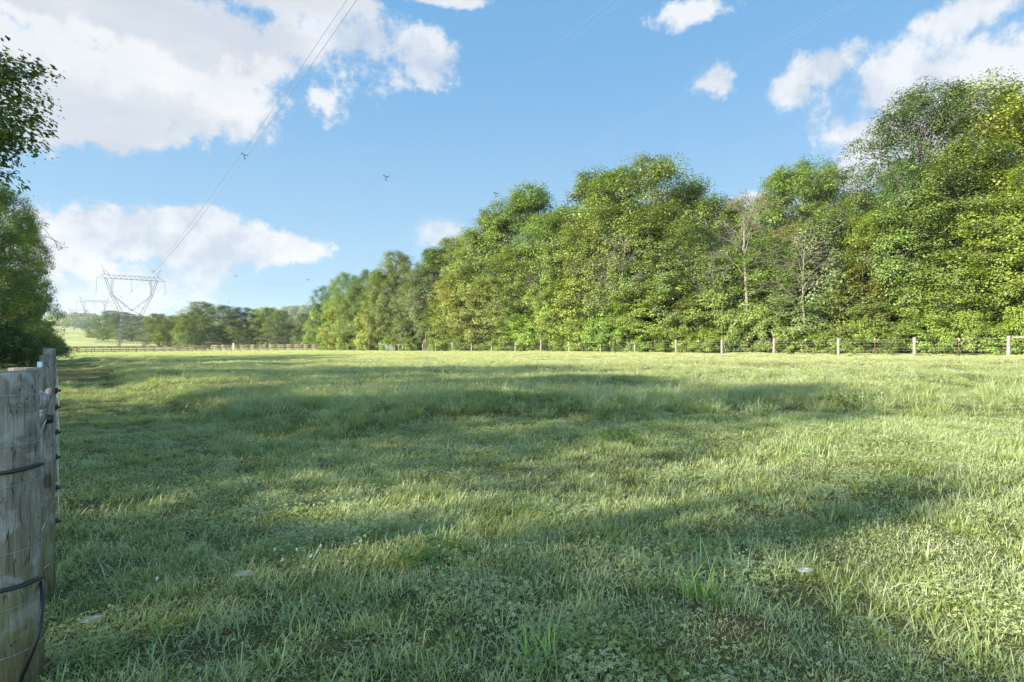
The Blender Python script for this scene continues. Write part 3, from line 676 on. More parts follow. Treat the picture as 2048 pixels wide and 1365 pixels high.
for k, sx in enumerate((-1, 0, 1)):
    a = p1+ARM*12.9*sx
    r = empty('power_line', (a.x, a.y, pz(583, 250)), 'three-strand power line cable of the %s phase with spacers' % phase_names[k], 'power line', 'power line cables')
    o0 = Vector(r.location)
    side = ARM
    offs = [side*-.23+Vector((0, 0, .13)), side*.23+Vector((0, 0, .13)), Vector((0, 0, -.27))]
    for q in offs:
        mb = MB(); P = []
        for t in np.linspace(0, 300, 61): P.append(Vector((a.x+.824*t, a.y-t, span_near(t)))+q-o0)
        mb.tube(P, (.015, .0045, .0035)[k], 5); mb.build('strand', M_ALU, r)
    mb = MB()                                 # the spans beyond the near pylon
    for (qa, qb, za, zb) in ((p1, p2, 0, zp2-zp1), (p2, p3, zp2-zp1, zp3-zp1)):
        P = []
        for t in np.linspace(0, 1, 25):
            pt = qa+(qb-qa)*t+ARM*12.9*sx; P.append(Vector((pt.x, pt.y, o0.z+za+(zb-za)*t-13*4*t*(1-t)))-o0)
        mb.tube(P, .035, 4)
    mb.build('far_span', M_ALU, r)
    for t in (45, 97, 146+k, 193+k*1.2, 240):
        c0 = Vector((a.x+.824*t, a.y-t, span_near(t)))-o0; sp_ = MB()
        for q in offs:
            sp_.tube([c0, c0+q*1.05], .022, 5)
            sp_.bar(c0+q*1.05-LINE*.14, c0+q*1.05+LINE*.14, .07, .07)
        sp_.tube([c0+Vector((0, 0, -.05)), c0+Vector((0, 0, .05))], .07, 8); sp_.build('spacer', M_RUBBER, r)
for sx, nm in ((-1, 'left'), (1, 'right')):
    a = p1+ARM*11.3*sx; mb = MB(); o0 = Vector((a.x, a.y, zp1+(692.5-534)/F*250))
    P = [Vector((a.x+.824*t, a.y-t, o0.z-.155*t+.00078*t*t))-o0 for t in np.linspace(0, 300, 61)]
    mb.tube(P, .004, 4)
    for (qa, qb, za, zb) in ((p1, p2, 0, zp2-zp1), (p2, p3, zp2-zp1, zp3-zp1)):
        P = []
        for t in np.linspace(0, 1, 25):
            pt = qa+(qb-qa)*t+ARM*11.3*sx; P.append(Vector((pt.x, pt.y, o0.z+za+(zb-za)*t-9*4*t*(1-t)))-o0)
        mb.tube(P, .012, 4)
    tag(mb.build('shield_wire', M_ALU, loc=o0), 'thin single shield wire from the %s peak of the pylons' % nm, 'power line', 'power line cables')
Y = 380; c0 = at(204.5, 643, Y); g0 = G(c0.x, c0.y)
r = empty('utility_pole', (c0.x, c0.y, g0), 'slim pale utility pole with crossarm left of the nearest pylon', 'utility pole')
h = max(c0.z-g0, 8); MB().tube([(0, 0, -.3), (0, 0, h)], [.2, .15], 8).build('pole', M_PALE, r, True); MB().bar((-1.3, 0, h-.4), (1.3, 0, h-.4), .2, .15).build('crossarm', M_PALE, r)

# ------------------------------------------------------------------ wire fence on the right
def round_post(name, X, Y, h, rad, mat, parent, org, lean=(0, 0), sides=14, seg=5, wob_=.03, zb=-.2, g=None):
    rs_ = np.random.RandomState(int(abs(X*37+Y*91)) % 9999); mb = MB(); g = G(X, Y) if g is None else g
    f = np.linspace(0, 1, seg)
    P = [np.array([X-org.x+lean[0]*q, Y-org.y+lean[1]*q, g-org.z+zb+(h-zb)*q]) for q in f]; rr = rad*(1.08-.12*f+rs_.normal(0, wob_*.3, seg))
    P.append(P[-1]+np.array([0, 0, .004])); rr = np.append(rr, rr[-1]*.93)
    mb.tube(P, rr, sides); o = mb.build(name, mat, parent, True)
    return o
WX = lambda px: (px-1024)/F*fenceY(px)
A0 = Vector((WX(2017), fenceY(2017), 0)); A0.z = G(A0.x, A0.y)
wf = empty('wire_fence', A0, 'long wire fence with pale wooden posts and rusty stakes along the wood', 'fence')
ends = POST_X+[737.5, 715.5, 694.6, 675.5, 658, 644]
for px in ends:
    hh = 1.36 if px > 830 else 1.25
    round_post('post', WX(px), fenceY(px), hh+random.uniform(-.04, .04), .105, M_PALE, wf, A0, lean=(random.uniform(-.03, .03), 0))
for a, b in zip(POST_X[:-1], POST_X[1:]):
    ya = (fenceY(a)+fenceY(b))/2; xa = (WX(a)+WX(b))/2; g = G(xa, ya); mb = MB()
    ln = random.uniform(-.03, .03)
    mb.bar((xa-A0.x, ya-A0.y, g-A0.z-.1), (xa-A0.x+ln, ya-A0.y, g-A0.z+1.24), .045, .01); mb.bar((xa-A0.x, ya-A0.y+.02, g-A0.z-.1), (xa-A0.x+ln, ya-A0.y+.02, g-A0.z+1.24), .01, .045)
    sp_ = mb.build('steel_post', M_TPOST, wf); cp = MB(); cp.bar((xa-A0.x+ln, ya-A0.y-.004, g-A0.z+1.12), (xa-A0.x+ln, ya-A0.y-.004, g-A0.z+1.27), .055, .03); cp.build('post_cap', M_WHITE, sp_)
def strand(px0, px1, hts, parent, org, rad=.0022, dy=-.09):
    for h_ in hts:
        pts = []
        for px in px0 if isinstance(px0, list) else [px0, px1]:
            X, Y = WX(px), fenceY(px); pts.append(Vector((X-org.x, Y-org.y+dy, G(X, Y)+h_-org.z)))
        MB().tube(pts, rad, 4, False).build('wire', M_WIRE, parent)
strand(POST_X, None, (.15, .35, .55, .78, 1.0, 1.2), wf, A0, .003)
strand([737.5, 715.5, 694.6, 675.5, 658, 644], None, (.3, .6, .9, 1.15), wf, A0, .004)
mb = MB()                                     # woven stays
for a, b in zip(POST_X[:6], POST_X[1:7]):
    for q in range(1, 14):
        f = q/14; X = WX(a)*(1-f)+WX(b)*f; Y = fenceY(a)*(1-f)+fenceY(b)*f; g = G(X, Y)
        mb.tube([(X-A0.x, Y-A0.y-.09, g-A0.z+.15), (X-A0.x, Y-A0.y-.09, g-A0.z+1.0)], .0016, 3, False)
mb.build('wire_mesh', M_WIRE, wf)
# braced end at the right
E0 = Vector((WX(2017)+.15, fenceY(2017)-.1, 0)); br = empty('brace_assembly', (E0.x, E0.y, A0.z), 'wooden cross brace with hanging chain at the right end post of the wire fence', 'fence brace')
d = (Vector((33.0+2.2*.84, 36.6-2.2, 0))-E0)
MB().tube([(0.02, 0, 1.22), (2.3, -2.3, 1.22)], .06, 10).build('rail', M_PALE, br, True)
MB().tube([(2.3, -2.3, -.2), (2.3, -2.3, 1.38)], .085, 12).build('post', M_PALE, br, True)
MB().tube([(.9, -.9, 1.2), (1.0, -1.0, .85), (1.15, -1.1, .8)], .03, 6).build('strap', M_WIRE, br)
MB().tube([(.05, -.05, .25), (1.1, -1.1, .72), (2.25, -2.25, 1.15)], .006, 4).build('brace_wire', M_WIRE, br)
# tube gate with H braces
def gp(px): return Vector((WX(px), fenceY(px), G(WX(px), fenceY(px))))
g0 = gp(761.5); gt = empty('gate_brace', g0, 'short braced post pair on the left of the tube gate', 'fence brace')
def lp(px, org, h): v = gp(px)-org; return (v.x, v.y, v.z+h)
for px in (761.5, 771): MB().tube([lp(px, g0, -.2), lp(px, g0, 1.36)], .1, 10).build('post', M_PALE, gt, True)
MB().tube([lp(761.5, g0, 1.2), lp(771, g0, 1.2)], .07, 8).build('rail', M_PALE, gt, True)
g1 = gp(773); tg = empty('tube_gate', g1, 'small grey green tube gate in the far wire fence', 'gate')
mb = MB()
for h_ in (.25, .45, .65, .88, 1.12): mb.tube([lp(773, g1, h_), lp(788.5, g1, h_)], .028, 6)
mb.build('bars', M_GATE, tg, True); mb = MB()
for px in (773, 781, 788.5): mb.tube([lp(px, g1, .2), lp(px, g1, 1.2)], .035, 6)
mb.build('frame', M_GATE, tg, True)
g2 = gp(790); gb = empty('gate_brace', g2, 'longer braced row of three posts on the right of the tube gate', 'fence brace')
for px in (789.5, 797, 806): MB().tube([lp(px, g2, -.2), lp(px, g2, 1.36)], .1, 10).build('post', M_PALE, gb, True)
MB().tube([lp(789.5, g2, 1.15), lp(806, g2, 1.15)], .07, 8).build('rail', M_PALE, gb, True)

# ------------------------------------------------------------------ board fences
def board_fence(label, pts, h, mat, rails=(.35, .72, 1.1), post_w=.14, name='board_fence'):
    """pts: list of (X, Y) post places"""
    org = Vector((pts[0][0], pts[0][1], G(*pts[0]))); r = empty(name, org, label, 'fence')
    P = [Vector((x_, y_, G(x_, y_)))-org for x_, y_ in pts]
    for p in P: MB().bar(p+Vector((0, 0, -.2)), p+Vector((random.uniform(-.02, .02), 0, h+random.uniform(-.03, .03))), post_w, post_w).build('post', mat, r)
    for rh in rails:
        mb = MB()
        for a, b in zip(P[:-1], P[1:]):
            dz = random.uniform(-.015, .015)
            mb.bar(a+Vector((0, -.09, rh+dz)), b+Vector((0, -.09, rh-dz)), .15, .03)
        mb.build('rail', mat, r)
    return r
def bpts(lst): return [((px-1024)/F*Y, Y) for px, Y in lst]
lx = [58, 83, 109, 133, 158, 183, 206, 229, 252.5, 272, 291, 310, 329, 346, 365, 385, 404, 423]
board_fence('long brown board fence in front of the nearest pylon, in tree shade at its left', bpts([(x_, 104+(x_-58)/365*26) for x_ in lx]), 1.45, M_BOARD, (.35, .72, 1.12, 1.38))
mx_ = [424.5, 443, 462.6, 481.6, 501, 519, 537.5, 556, 573.5, 590.5, 607.5, 624, 641.5]
board_fence('sunlit pale brown board fence stretching right to the wood corner', bpts([(x_, 126+(x_-424)/218*6) for x_ in mx_]), 1.45, M_BOARD, (.35, .9, 1.35))
board_fence('dark second board fence of the paddock behind the sunlit one', bpts([(x_, 160) for x_ in range(430, 661, 12)]), 1.6, M_DARKBOARD, (.5, 1.0, 1.5), .12)
board_fence('low dark board fence crossing the hill pasture behind the nearest pylon', bpts([(x_, 345) for x_ in range(190, 350, 7)]), 1.5, M_DARKBOARD, (.5, 1.0, 1.4), .2)
board_fence('far dark board fence at the left behind the pylon feet', bpts([(x_, 142) for x_ in range(70, 424, 17)]), 1.4, M_DARKBOARD, (.5, 1.2), .12)
def frame(label, x0, x1, top, Y, dep):
    a = at(x0, 690, Y); b = at(x1, 690, Y); g = G(a.x, Y); r = empty('roof_frame', (a.x, Y, g), label, 'metal frame'); L = b.x-a.x; h_ = pz(top, Y)-g
    for (x_, y_) in ((0, 0), (L*.98, 0), (L*.02+.6, dep), (L, dep), (L*.25, 0)): MB().tube([(x_, y_, -.1), (x_, y_, h_)], .10, 6).build('leg', M_RUST, r)
    mb = MB()
    for y_ in (0, dep): mb.tube([(0, y_, h_), (L*.5, y_, h_+.12), (L, y_, h_-.15)], .11, 6)
    for f in (0, .25, .5, .75, 1): mb.tube([(L*f, 0, h_), (L*f, dep, h_)], .08, 6)
    mb.build('top_rails', M_RUST, r)
frame('tall rusty open roof frame standing in the far paddock', 507, 556, 678, 178, 5)
frame('low dark rusty frame left of the tall roof frame', 411, 442, 686, 172, 3)
fp = at(467, 690, 150); MB().tube([(fp.x, fp.y, G(fp.x, fp.y)), (fp.x, fp.y, G(fp.x, fp.y)+1.9)], .2, 8)
mb = MB(); mb.tube([(0, 0, -.1), (0, 0, 2.0)], .16, 10); tag(mb.build('marker_post', M_WHITE, loc=(fp.x, fp.y, G(fp.x, fp.y))), 'white post in the far paddock left of the roof frame', 'post')

# ------------------------------------------------------------------ near fence on the left
N0 = Vector((-2.0, 2.2, G(-2.0, 2.2)))
nf = empty('electric_fence', N0, 'weathered round post wire fence running away along the left edge', 'fence')
def big_post(X, Y, h, r0, r1, seed, lean=(0, 0), name='post'):
    rs_ = np.random.RandomState(seed); n = 40; m_ = 56; V = []; Qd = []; T3 = []
    zs = np.linspace(-.35, h, n)
    ph = rs_.uniform(0, 6.28, 6)
    for i, z_ in enumerate(zs):
        f = (z_+.35)/(h+.35); rr = r0+(r1-r0)*f
        th = np.arange(m_)/m_*2*math.pi
        q = rr*(1+.018*np.sin(3*th+ph[0]+z_*.8)+.012*np.sin(5*th+ph[1]-z_*1.5)+.006*np.sin(11*th+ph[2]+z_*3)+.01*math.sin(z_*7+ph[3]))
        if i == n-1: q = q*.965
        V.append(np.stack([np.cos(th)*q+lean[0]*f, np.sin(th)*q+lean[1]*f, np.full(m_, z_)+(.006*np.sin(th+ph[4]) if i >= n-2 else 0)], 1))
    V = np.concatenate(V); V[(n-1)*m_:, 2] += .004
    V[(n-2)*m_:(n-1)*m_, 2] = V[(n-1)*m_:, 2]-.008
    for i in range(n-1):
        for k_ in range(m_): k2 = (k_+1) % m_; Qd.append((i*m_+k_, i*m_+k2, (i+1)*m_+k2, (i+1)*m_+k_))
    V = np.concatenate([V, [[lean[0], lean[1], h]]])
    for k_ in range(m_): T3.append((len(V)-1, (n-1)*m_+k_, (n-1)*m_+(k_+1) % m_))
    me = mesh_np(name, V, [np.array(Qd), np.array(T3)], M_POST, smooth=True)
    o = obj(name, me, nf, (X-N0.x, Y-N0.y, G(X, Y)-N0.z)); return o
def zt(py, Y): return EYE+(682.5-py)/F*Y
def ptop(X, Y, py): return zt(py, Y)-G(X, Y)
PX1, PY1 = -2.015, 2.2
post1 = big_post(PX1, PY1, ptop(PX1, PY1, 747), .118, .102, 1, (-.012, 0))
big_post(-2.665, 3.05, ptop(-2.665, 3.05, 737), .108, .099, 2)
big_post(-3.36, 3.95, ptop(-3.36, 3.95, 742), .062, .058, 3)
big_post(-.851*7.3, 7.3, ptop(-6.2, 7.3, 711), .05, .048, 6)
Yn = 8.4; nfp = [(-3.36, 3.95)]
big_post(-.8415*Yn, Yn, ptop(-7.1, Yn, 698), .085, .078, 4); nfp.append((-.8437*Yn, Yn))
k = 0; Yn = 13.2
while Yn < 103:
    X = -.838*Yn-.02; round_post('post', X, Yn, 1.2+random.uniform(-.05, .05), .085, M_POST, nf, N0, sides=16); nfp.append((X, Yn)); Yn += 4.9; k += 1
# strands with black insulators on the field side
hts = (.16, .40, .62, .80, .98, 1.10)
def side_pt(X, Y, h_, o_=.10): # field side of the fence (towards +x, +y of the line)
    return Vector((X+.77*o_, Y+.64*o_*.2, G(X, Y)+h_))
for h_ in hts:
    MB().tube([side_pt(X, Y, h_, .125)-N0 for X, Y in nfp], .0022, 5, False).build('wire', M_WIRE, nf)
for i, (X, Y) in enumerate(nfp[:5]):
    for h_ in hts:
        a = side_pt(X, Y, h_, .085)-N0; b = side_pt(X, Y, h_, .125)-N0; mb = MB()
        mb.bar(a-Vector((0, 0, .02)), a+Vector((.004, 0, .022)), .03, .02); mb.tube([a, (a+b)/2, b], [.010, .007, .011], 8); mb.tube([b-Vector((0, 0, .009)), b+Vector((0, 0, .009))], .009, 8)
        mb.build('insulator', M_RUBBER, nf)
# wires and cables round the first post
def ring_pts(z_front, zr, rad, a0, a1, n=24, cx=PX1, cy=PY1):
    P = []
    for q in np.linspace(0, 1, n):
        th = a0+(a1-a0)*q; P.append((cx-N0.x+math.cos(th)*rad, cy-N0.y+math.sin(th)*rad, z_front+(zr-z_front)*q-N0.z))
    return P
def zf(py): return zt(py, PY1-.07)
for (ya, yb) in ((789, 793), (897, 889), (990, 964), (1112, 1102), (1222, 1212), (1322, 1304)):
    rad = .108+.010*(ya-747)/600
    MB().tube(ring_pts(zf(ya), zf(yb), rad, R_(195), R_(380)), .0015, 6, False).build('wire', M_WIRE, nf)
MB().tube(ring_pts(zf(953), zf(938), .118, R_(190), R_(372), 26), .0075, 8).build('cable', M_RUBBER, nf, True)
MB().tube(ring_pts(zf(1178), zf(1173), .124, R_(190), R_(368), 26), .008, 8).build('cable', M_RUBBER, nf, True)
ex = Vector(ring_pts(0, 0, .127, R_(368), R_(369), 2)[0]); ex.z = 0
def cp(px, py, Y): v = at(px, py, Y); return v-N0
MB().tube([cp(80, 1150, 2.3), cp(84, 1166, 2.24), cp(85, 1195, 2.16), cp(83, 1225, 2.12), cp(78, 1260, 2.085), cp(70, 1290, 2.07), cp(58, 1320, 2.06), cp(45, 1350, 2.06), cp(34, 1385, 2.07), cp(20, 1460, 2.06)], .0075, 8).build('hanging_cable', M_RUBBER, nf, True)
MB().tube([cp(78, 1076, 2.2), cp(100, 1022, 3.9)], .0025, 5).build('wire', M_WIRE, nf)
MB().tube([cp(76, 871, 2.2), cp(96, 835, 3.2), cp(99, 810, 3.9)], .0025, 5).build('wire', M_WIRE, nf)
MB().tube([cp(103, 1140, 3.03), cp(100, 1128, 2.97), cp(80, 1143, 2.96)], .003, 5).build('wire', M_WIRE, nf)
MB().bar(cp(100, 780, 2.95), cp(68, 872, 2.42), .028, .02, (1, 0, 0)).build('brace_board', M_POST, nf)
mb = MB(); cc = cp(78, 801, 2.55)
rs2 = np.random.RandomState(3)
for q in range(9):
    th = np.linspace(0, 2*math.pi, 25); e = rs2.uniform(.8, 1.1)
    mb.tube([cc+Vector((math.cos(a)*.024*e+q*.0015, (q-4)*.004, math.sin(a)*.040*e)) for a in th], .0022, 5, False)
mb.build('wire_coil', M_WIRE, nf, True)
mb = MB(); mb.bar(cp(95, 836, 3.0)-Vector((0, 0, .03)), cp(95, 836, 3.0)+Vector((0, 0, .015)), .04, .035); mb.tube([cp(92, 833, 3.0), cp(101, 835, 3.0)], .012, 8); mb.build('insulator', M_RUBBER, nf)
mb = MB(); c1 = cp(79.5, 724, 6.2); mb.bar(Vector((c1.x, c1.y, G(-5.3, 6.2)-N0.z)), c1, .035, .03); mb.build('white_stake', M_WHITE, nf)

# ------------------------------------------------------------------ grass (stuff): clumps of blades set on points
def blades(rs_, n, rad, l0, l1, w0, bend, seg=3, splay=.5):
    r_ = rad*np.sqrt(rs_.rand(n)); th = rs_.rand(n)*6.283; bx_ = np.stack([r_*np.cos(th), r_*np.sin(th)], 1)
    L = rs_.uniform(l0, l1, n); hd = rs_.rand(n)*6.283; d = np.stack([np.cos(hd), np.sin(hd)], 1)
    tilt = np.abs(rs_.normal(0, splay, n)); bd = rs_.uniform(.3, 1, n)*bend; w_ = w0*rs_.uniform(.6, 1.25, n)
    sd_ = np.stack([-d[:, 1], d[:, 0]], 1)
    V = np.zeros((n, seg+1, 2, 3)); T = np.zeros((n, seg+1, 2)); p = np.zeros((n, 3)); p[:, :2] = bx_; p[:, 2] = -.02
    for k_ in range(seg+1):
        f = k_/seg; ang = tilt+bd*f
        if k_: p = p+np.stack([d[:, 0]*np.sin(ang), d[:, 1]*np.sin(ang), np.cos(ang)], 1)*(L/seg)[:, None]
        ww = w_*(1-f**1.6)*.5+.0004
        V[:, k_, 0, :] = p; V[:, k_, 1, :] = p; V[:, k_, 0, :2] += sd_*ww[:, None]; V[:, k_, 1, :2] -= sd_*ww[:, None]; T[:, k_, :] = f
    b = (np.arange(n)*(seg+1)*2)[:, None]; Qs = [b+np.array([[2*k_, 2*k_+1, 2*k_+3, 2*k_+2]]) for k_ in range(seg)]
    r = np.repeat(rs_.rand(n), (seg+1)*2)
    return V.reshape(-1, 3), np.concatenate(Qs), T.ravel(), r
def clover(rs_, n, rad, h0, h1, s):
    V = []; Qs = []; T = []; r = []
    for i in range(n):
        q = rad*math.sqrt(rs_.rand()); th = rs_.rand()*6.283; c_ = np.array([q*math.cos(th), q*math.sin(th), rs_.uniform(h0, h1)]); s_ = s*rs_.uniform(.6, 1.2); a0 = rs_.rand()*6.28
        nrm = np.array([rs_.normal(0, .3), rs_.normal(0, .3), 1]); nrm /= np.linalg.norm(nrm); rv = rs_.rand()*.85
        for k_ in range(3):
            a = a0+k_*2.094; d = np.array([math.cos(a), math.sin(a), 0]); d -= nrm*d.dot(nrm); e = np.cross(nrm, d); b = len(V)
            V += [c_, c_+d*s_*.6+e*s_*.42, c_+d*s_, c_+d*s_*.6-e*s_*.42]; Qs.append((b, b+1, b+2, b+3)); T += [.6, .8, 1, .8]; r += [rv]*4
    return np.array(V), np.array(Qs), np.array(T), np.array(r)
def join(parts):
    V = []; Qs = []; T = []; r = []; n = 0
    for v, q, t, x_ in parts: V.append(v); Qs.append(q+n); T.append(t); r.append(x_); n += len(v)
    return np.concatenate(V), np.concatenate(Qs), np.concatenate(T), np.concatenate(r)
rg = np.random.RandomState(9)
def stalk(rs_, n, rad, h0, h1):               # seed heads
    out_ = []
    for i in range(n):
        v, q, t, x_ = blades(rs_, 1, rad, h0, h1, .003, .5, 3, .2); out_.append((v, q, t, np.full(len(v), .95)))
        tip = v[-1]; dd = v[-1]-v[-3]; dd /= np.linalg.norm(dd)+1e-9
        s_ = np.cross(dd, [.3, 1, 0]); s_ /= np.linalg.norm(s_)
        a = tip-dd*.05; vv = np.array([a, a+dd*.03+s_*.005, tip+dd*.01, a+dd*.03-s_*.005]); out_.append((vv, np.array([[0, 1, 2, 3]]), np.ones(4), np.full(4, .95)))
    return join(out_)
kinds = [
 ('turf', lambda: blades(rg, 280, .17, .018, .058, .0032, 1.4, 3, .8)),
 ('turf', lambda: join([blades(rg, 220, .17, .02, .068, .0036, 1.5, 3, .8), clover(rg, 16, .16, .02, .05, .010)])),
 ('crab', lambda: blades(rg, 60, .10, .04, .12, .0062, 1.6, 3, 1.0)),
 ('crab', lambda: join([blades(rg, 44, .08, .05, .14, .007, 1.6, 3, .95), blades(rg, 70, .12, .04, .09, .004, 1, 3, .5)])),
 ('clover', lambda: join([clover(rg, 90, .16, .015, .055, .0125), blades(rg, 70, .16, .04, .09, .004, 1, 3, .5)])),
 ('tall', lambda: blades(rg, 90, .16, .12, .32, .006, 1.5, 3, .5)),
 ('tall', lambda: join([blades(rg, 80, .20, .10, .28, .0055, 1.5, 3, .65), stalk(rg, 4, .15, .25, .42)])),
 ('tall', lambda: blades(rg, 70, .12, .2, .4, .0075, 1.5, 3, .55)),
 ('far', lambda: blades(rg, 110, .50, .14, .30, .016, 1.0, 2, .4)),
 ('far', lambda: blades(rg, 90, .55, .10, .26, .019, 1.1, 2, .5)),
 ('blade', lambda: blades(rg, 7, .03, .12, .22, .010, .9, 3, .5)),
]
gcol = bpy.data.collections.new('grass_clumps')   # source clumps, not in the scene
for i, (nm, fn_) in enumerate(kinds):
    v, q, t, x_ = fn_(); me = mesh_np('clump_%02d' % i, v, q, M_GRASS, {'t': t, 'r': x_}); gcol.objects.link(bpy.data.objects.new('clump_%02d' % i, me))
pts = []; rot = []; sc = []; pick = []
def scatter(n, y0, y1, choose, smin, smax, pw=1.0, mask=None, margin=2.4):
    # uniform over the wedge in front of the camera plus a margin at both sides
    Y = np.sqrt(rg.uniform(y0*y0, y1*y1, n*2)); X = rg.uniform(-1, 1, n*2)*(.94*Y+margin)
    if mask is not None: k_ = rg.rand(len(X)) < mask(X, Y); X, Y = X[k_], Y[k_]
    X, Y = X[:n], Y[:n]; X2 = X
    # keep clear of the ground behind the fences
    keep = (X+.84*Y < 63.75+1.5) & (Y < 150); X, Y = X[keep], Y[keep]; m_ = len(X)
    pts.append(np.stack([X, Y, gzz(X, Y)], 1)); rot.append(np.stack([rg.normal(0, .10, m_), rg.normal(0, .10, m_), rg.uniform(0, 6.283, m_)], 1))
    s_ = rg.uniform(smin, smax, m_)*(1-.38*ss(2.6, 1.6, X+.835*Y)*ss(5, 9, Y)); sc.append(s_); pick.append(choose(X, Y, m_))
def patch(X, Y, f, ph): return .5+.5*np.sin(X*f+ph+1.3*np.sin(Y*f*.7+ph*2))*np.cos(Y*f*1.1-ph+np.sin(X*f*.6))
def near_pick(X, Y, m_):
    u_ = rg.rand(m_); p_ = patch(X, Y, 1.6, 1.0); p2_ = patch(X, Y, 2.6, 4.0)
    out_ = np.where(u_ < .45, 0, 1)
    out_ = np.where((p_ > .36) & (u_ < .70), 2+(rg.rand(m_) < .5), out_); out_ = np.where((p2_ > .72) & (u_ > .6), 4, out_)
    return out_
short = lambda X, Y: 1-.85*tall_mask(X, Y)
scatter(3600, 1.3, 4.5, near_pick, .8, 1.15, mask=short)
scatter(8500, 4.5, 9.5, near_pick, .85, 1.3, mask=short)
scatter(9000, 9.5, 20, lambda X, Y, m_: rg.choice([0, 1, 2, 5], m_, p=[.42, .36, .17, .05]), .9, 1.6, mask=short)
scatter(140, 1.6, 8, lambda X, Y, m_: np.full(m_, 10), .8, 1.4)
tk = lambda X, Y, m_: rg.choice([5, 6, 7], m_, p=[.4, .4, .2])
tm1 = lambda X, Y: tall_mask(X, Y)*(.35+.65*(patch(X, Y, .9, 2.0) > .35))*np.where(X > 4, .8, 1)
scatter(6500, 7, 14, tk, .5, 1.05, mask=tm1)
scatter(11000, 14, 34, tk, .3, .75, mask=lambda X, Y: tm1(X, Y)*(.45+.55*ss(14, 2, X+.15*Y)))
scatter(6000, 8, 34, lambda X, Y, m_: rg.choice([0, 1], m_), 1.6, 2.8, mask=lambda X, Y: tall_mask(X, Y))
scatter(20000, 28, 75, lambda X, Y, m_: rg.choice([8, 9], m_), .35, .65, mask=lambda X, Y: tall_mask(X, Y)*.9+.1)
scatter(20000, 72, 134, lambda X, Y, m_: rg.choice([8, 9], m_), .55, .9, mask=lambda X, Y: tall_mask(X, Y)*.9+.1)
bank = lambda X, Y: (np.clip(1-np.abs(tall_mask(X, Y)-.6)/.4, 0, 1)+.25*tall_mask(X, Y))*(X < 2)*(.3+.7*(patch(X, Y, 1.9, .5) > .4))
scatter(4200, 7, 32, tk, .75, 1.25, mask=bank)
P = np.concatenate(pts); me = mesh_np('grass', P, [], None, {'rot': np.concatenate(rot), 'scl': np.concatenate(sc)})
at_ = me.attributes.new('pick', 'INT', 'POINT'); at_.data.foreach_set('value', np.concatenate(pick).astype(np.int32))
grass = obj('grass', me); tag(grass, 'dewy green meadow grass, long in the field and short at the front', 'grass', kind='stuff')
ng = bpy.data.node_groups.new('grass_scatter', 'GeometryNodeTree')
ng.interface.new_socket('Geometry', in_out='INPUT', socket_type='NodeSocketGeometry'); ng.interface.new_socket('Geometry', in_out='OUTPUT', socket_type='NodeSocketGeometry')
gi = ng.nodes.new('NodeGroupInput'); go = ng.nodes.new('NodeGroupOutput'); ci = ng.nodes.new('GeometryNodeCollectionInfo'); ip = ng.nodes.new('GeometryNodeInstanceOnPoints')
ci.inputs['Collection'].default_value = gcol; ci.inputs['Separate Children'].default_value = True; ci.inputs['Reset Children'].default_value = True
def named(nm, tp): n = ng.nodes.new('GeometryNodeInputNamedAttribute'); n.data_type = tp; n.inputs['Name'].default_value = nm; return n.outputs['Attribute']
ng.links.new(gi.outputs[0], ip.inputs['Points']); ng.links.new(ci.outputs[0], ip.inputs['Instance']); ip.inputs['Pick Instance'].default_value = True
ng.links.new(named('pick', 'INT'), ip.inputs['Instance Index']); ng.links.new(named('rot', 'FLOAT_VECTOR'), ip.inputs['Rotation']); ng.links.new(named('scl', 'FLOAT'), ip.inputs['Scale'])
ng.links.new(ip.outputs[0], go.inputs[0])
md = grass.modifiers.new('scatter', 'NODES'); md.node_group = ng
print('clumps', len(P))

# ------------------------------------------------------------------ small things standing in the grass
def ground_at(px, py):                        # where a ray through the photo pixel meets the ground
    Y = 2.0
    for _ in range(60): Y = (EYE-G((px-1024)/F*Y, Y))/((py-682.5)/F)*.5+Y*.5
    return (px-1024)/F*Y, Y
def tuft(px, py, n, l0, l1, w_, rad, colr, label):
    X, Y = ground_at(px, py); v, q, t, x_ = blades(np.random.RandomState(int(px)), n, rad, l0, l1, w_, 1.0, 4, .45)
    m = principled('tuft_'+str(len(bpy.data.materials)), colr, .5, noise=(9, tuple(c_*1.35 for c_ in colr)))
    tag(obj('grass_tuft', mesh_np('grass_tuft', v, q, m), loc=(X, Y, G(X, Y))), label, 'grass tuft', 'taller grass tufts')
tuft(1400, 1200, 34, .12, .26, .009, .10, (.16, .27, .05), 'bright green broad bladed tuft in the foreground right of centre')
tuft(1445, 1150, 60, .12, .25, .005, .15, (.19, .28, .15), 'dewy grey green spiky tuft just behind the bright broad bladed one')
tuft(1640, 915, 90, .12, .30, .006, .30, (.17, .25, .10), 'large pale arching tuft at the sunlit edge on the right')
tuft(500, 835, 160, .2, .42, .008, .38, (.15, .23, .10), 'large dewy tuft at the front edge of the long grass')
tuft(1080, 1330, 26, .12, .24, .009, .08, (.15, .25, .05), 'fresh green tuft at the bottom edge near the middle')
tuft(880, 1085, 50, .08, .18, .006, .14, (.27, .33, .08), 'yellowish tuft in the sunlit streak beside the leafy weed')
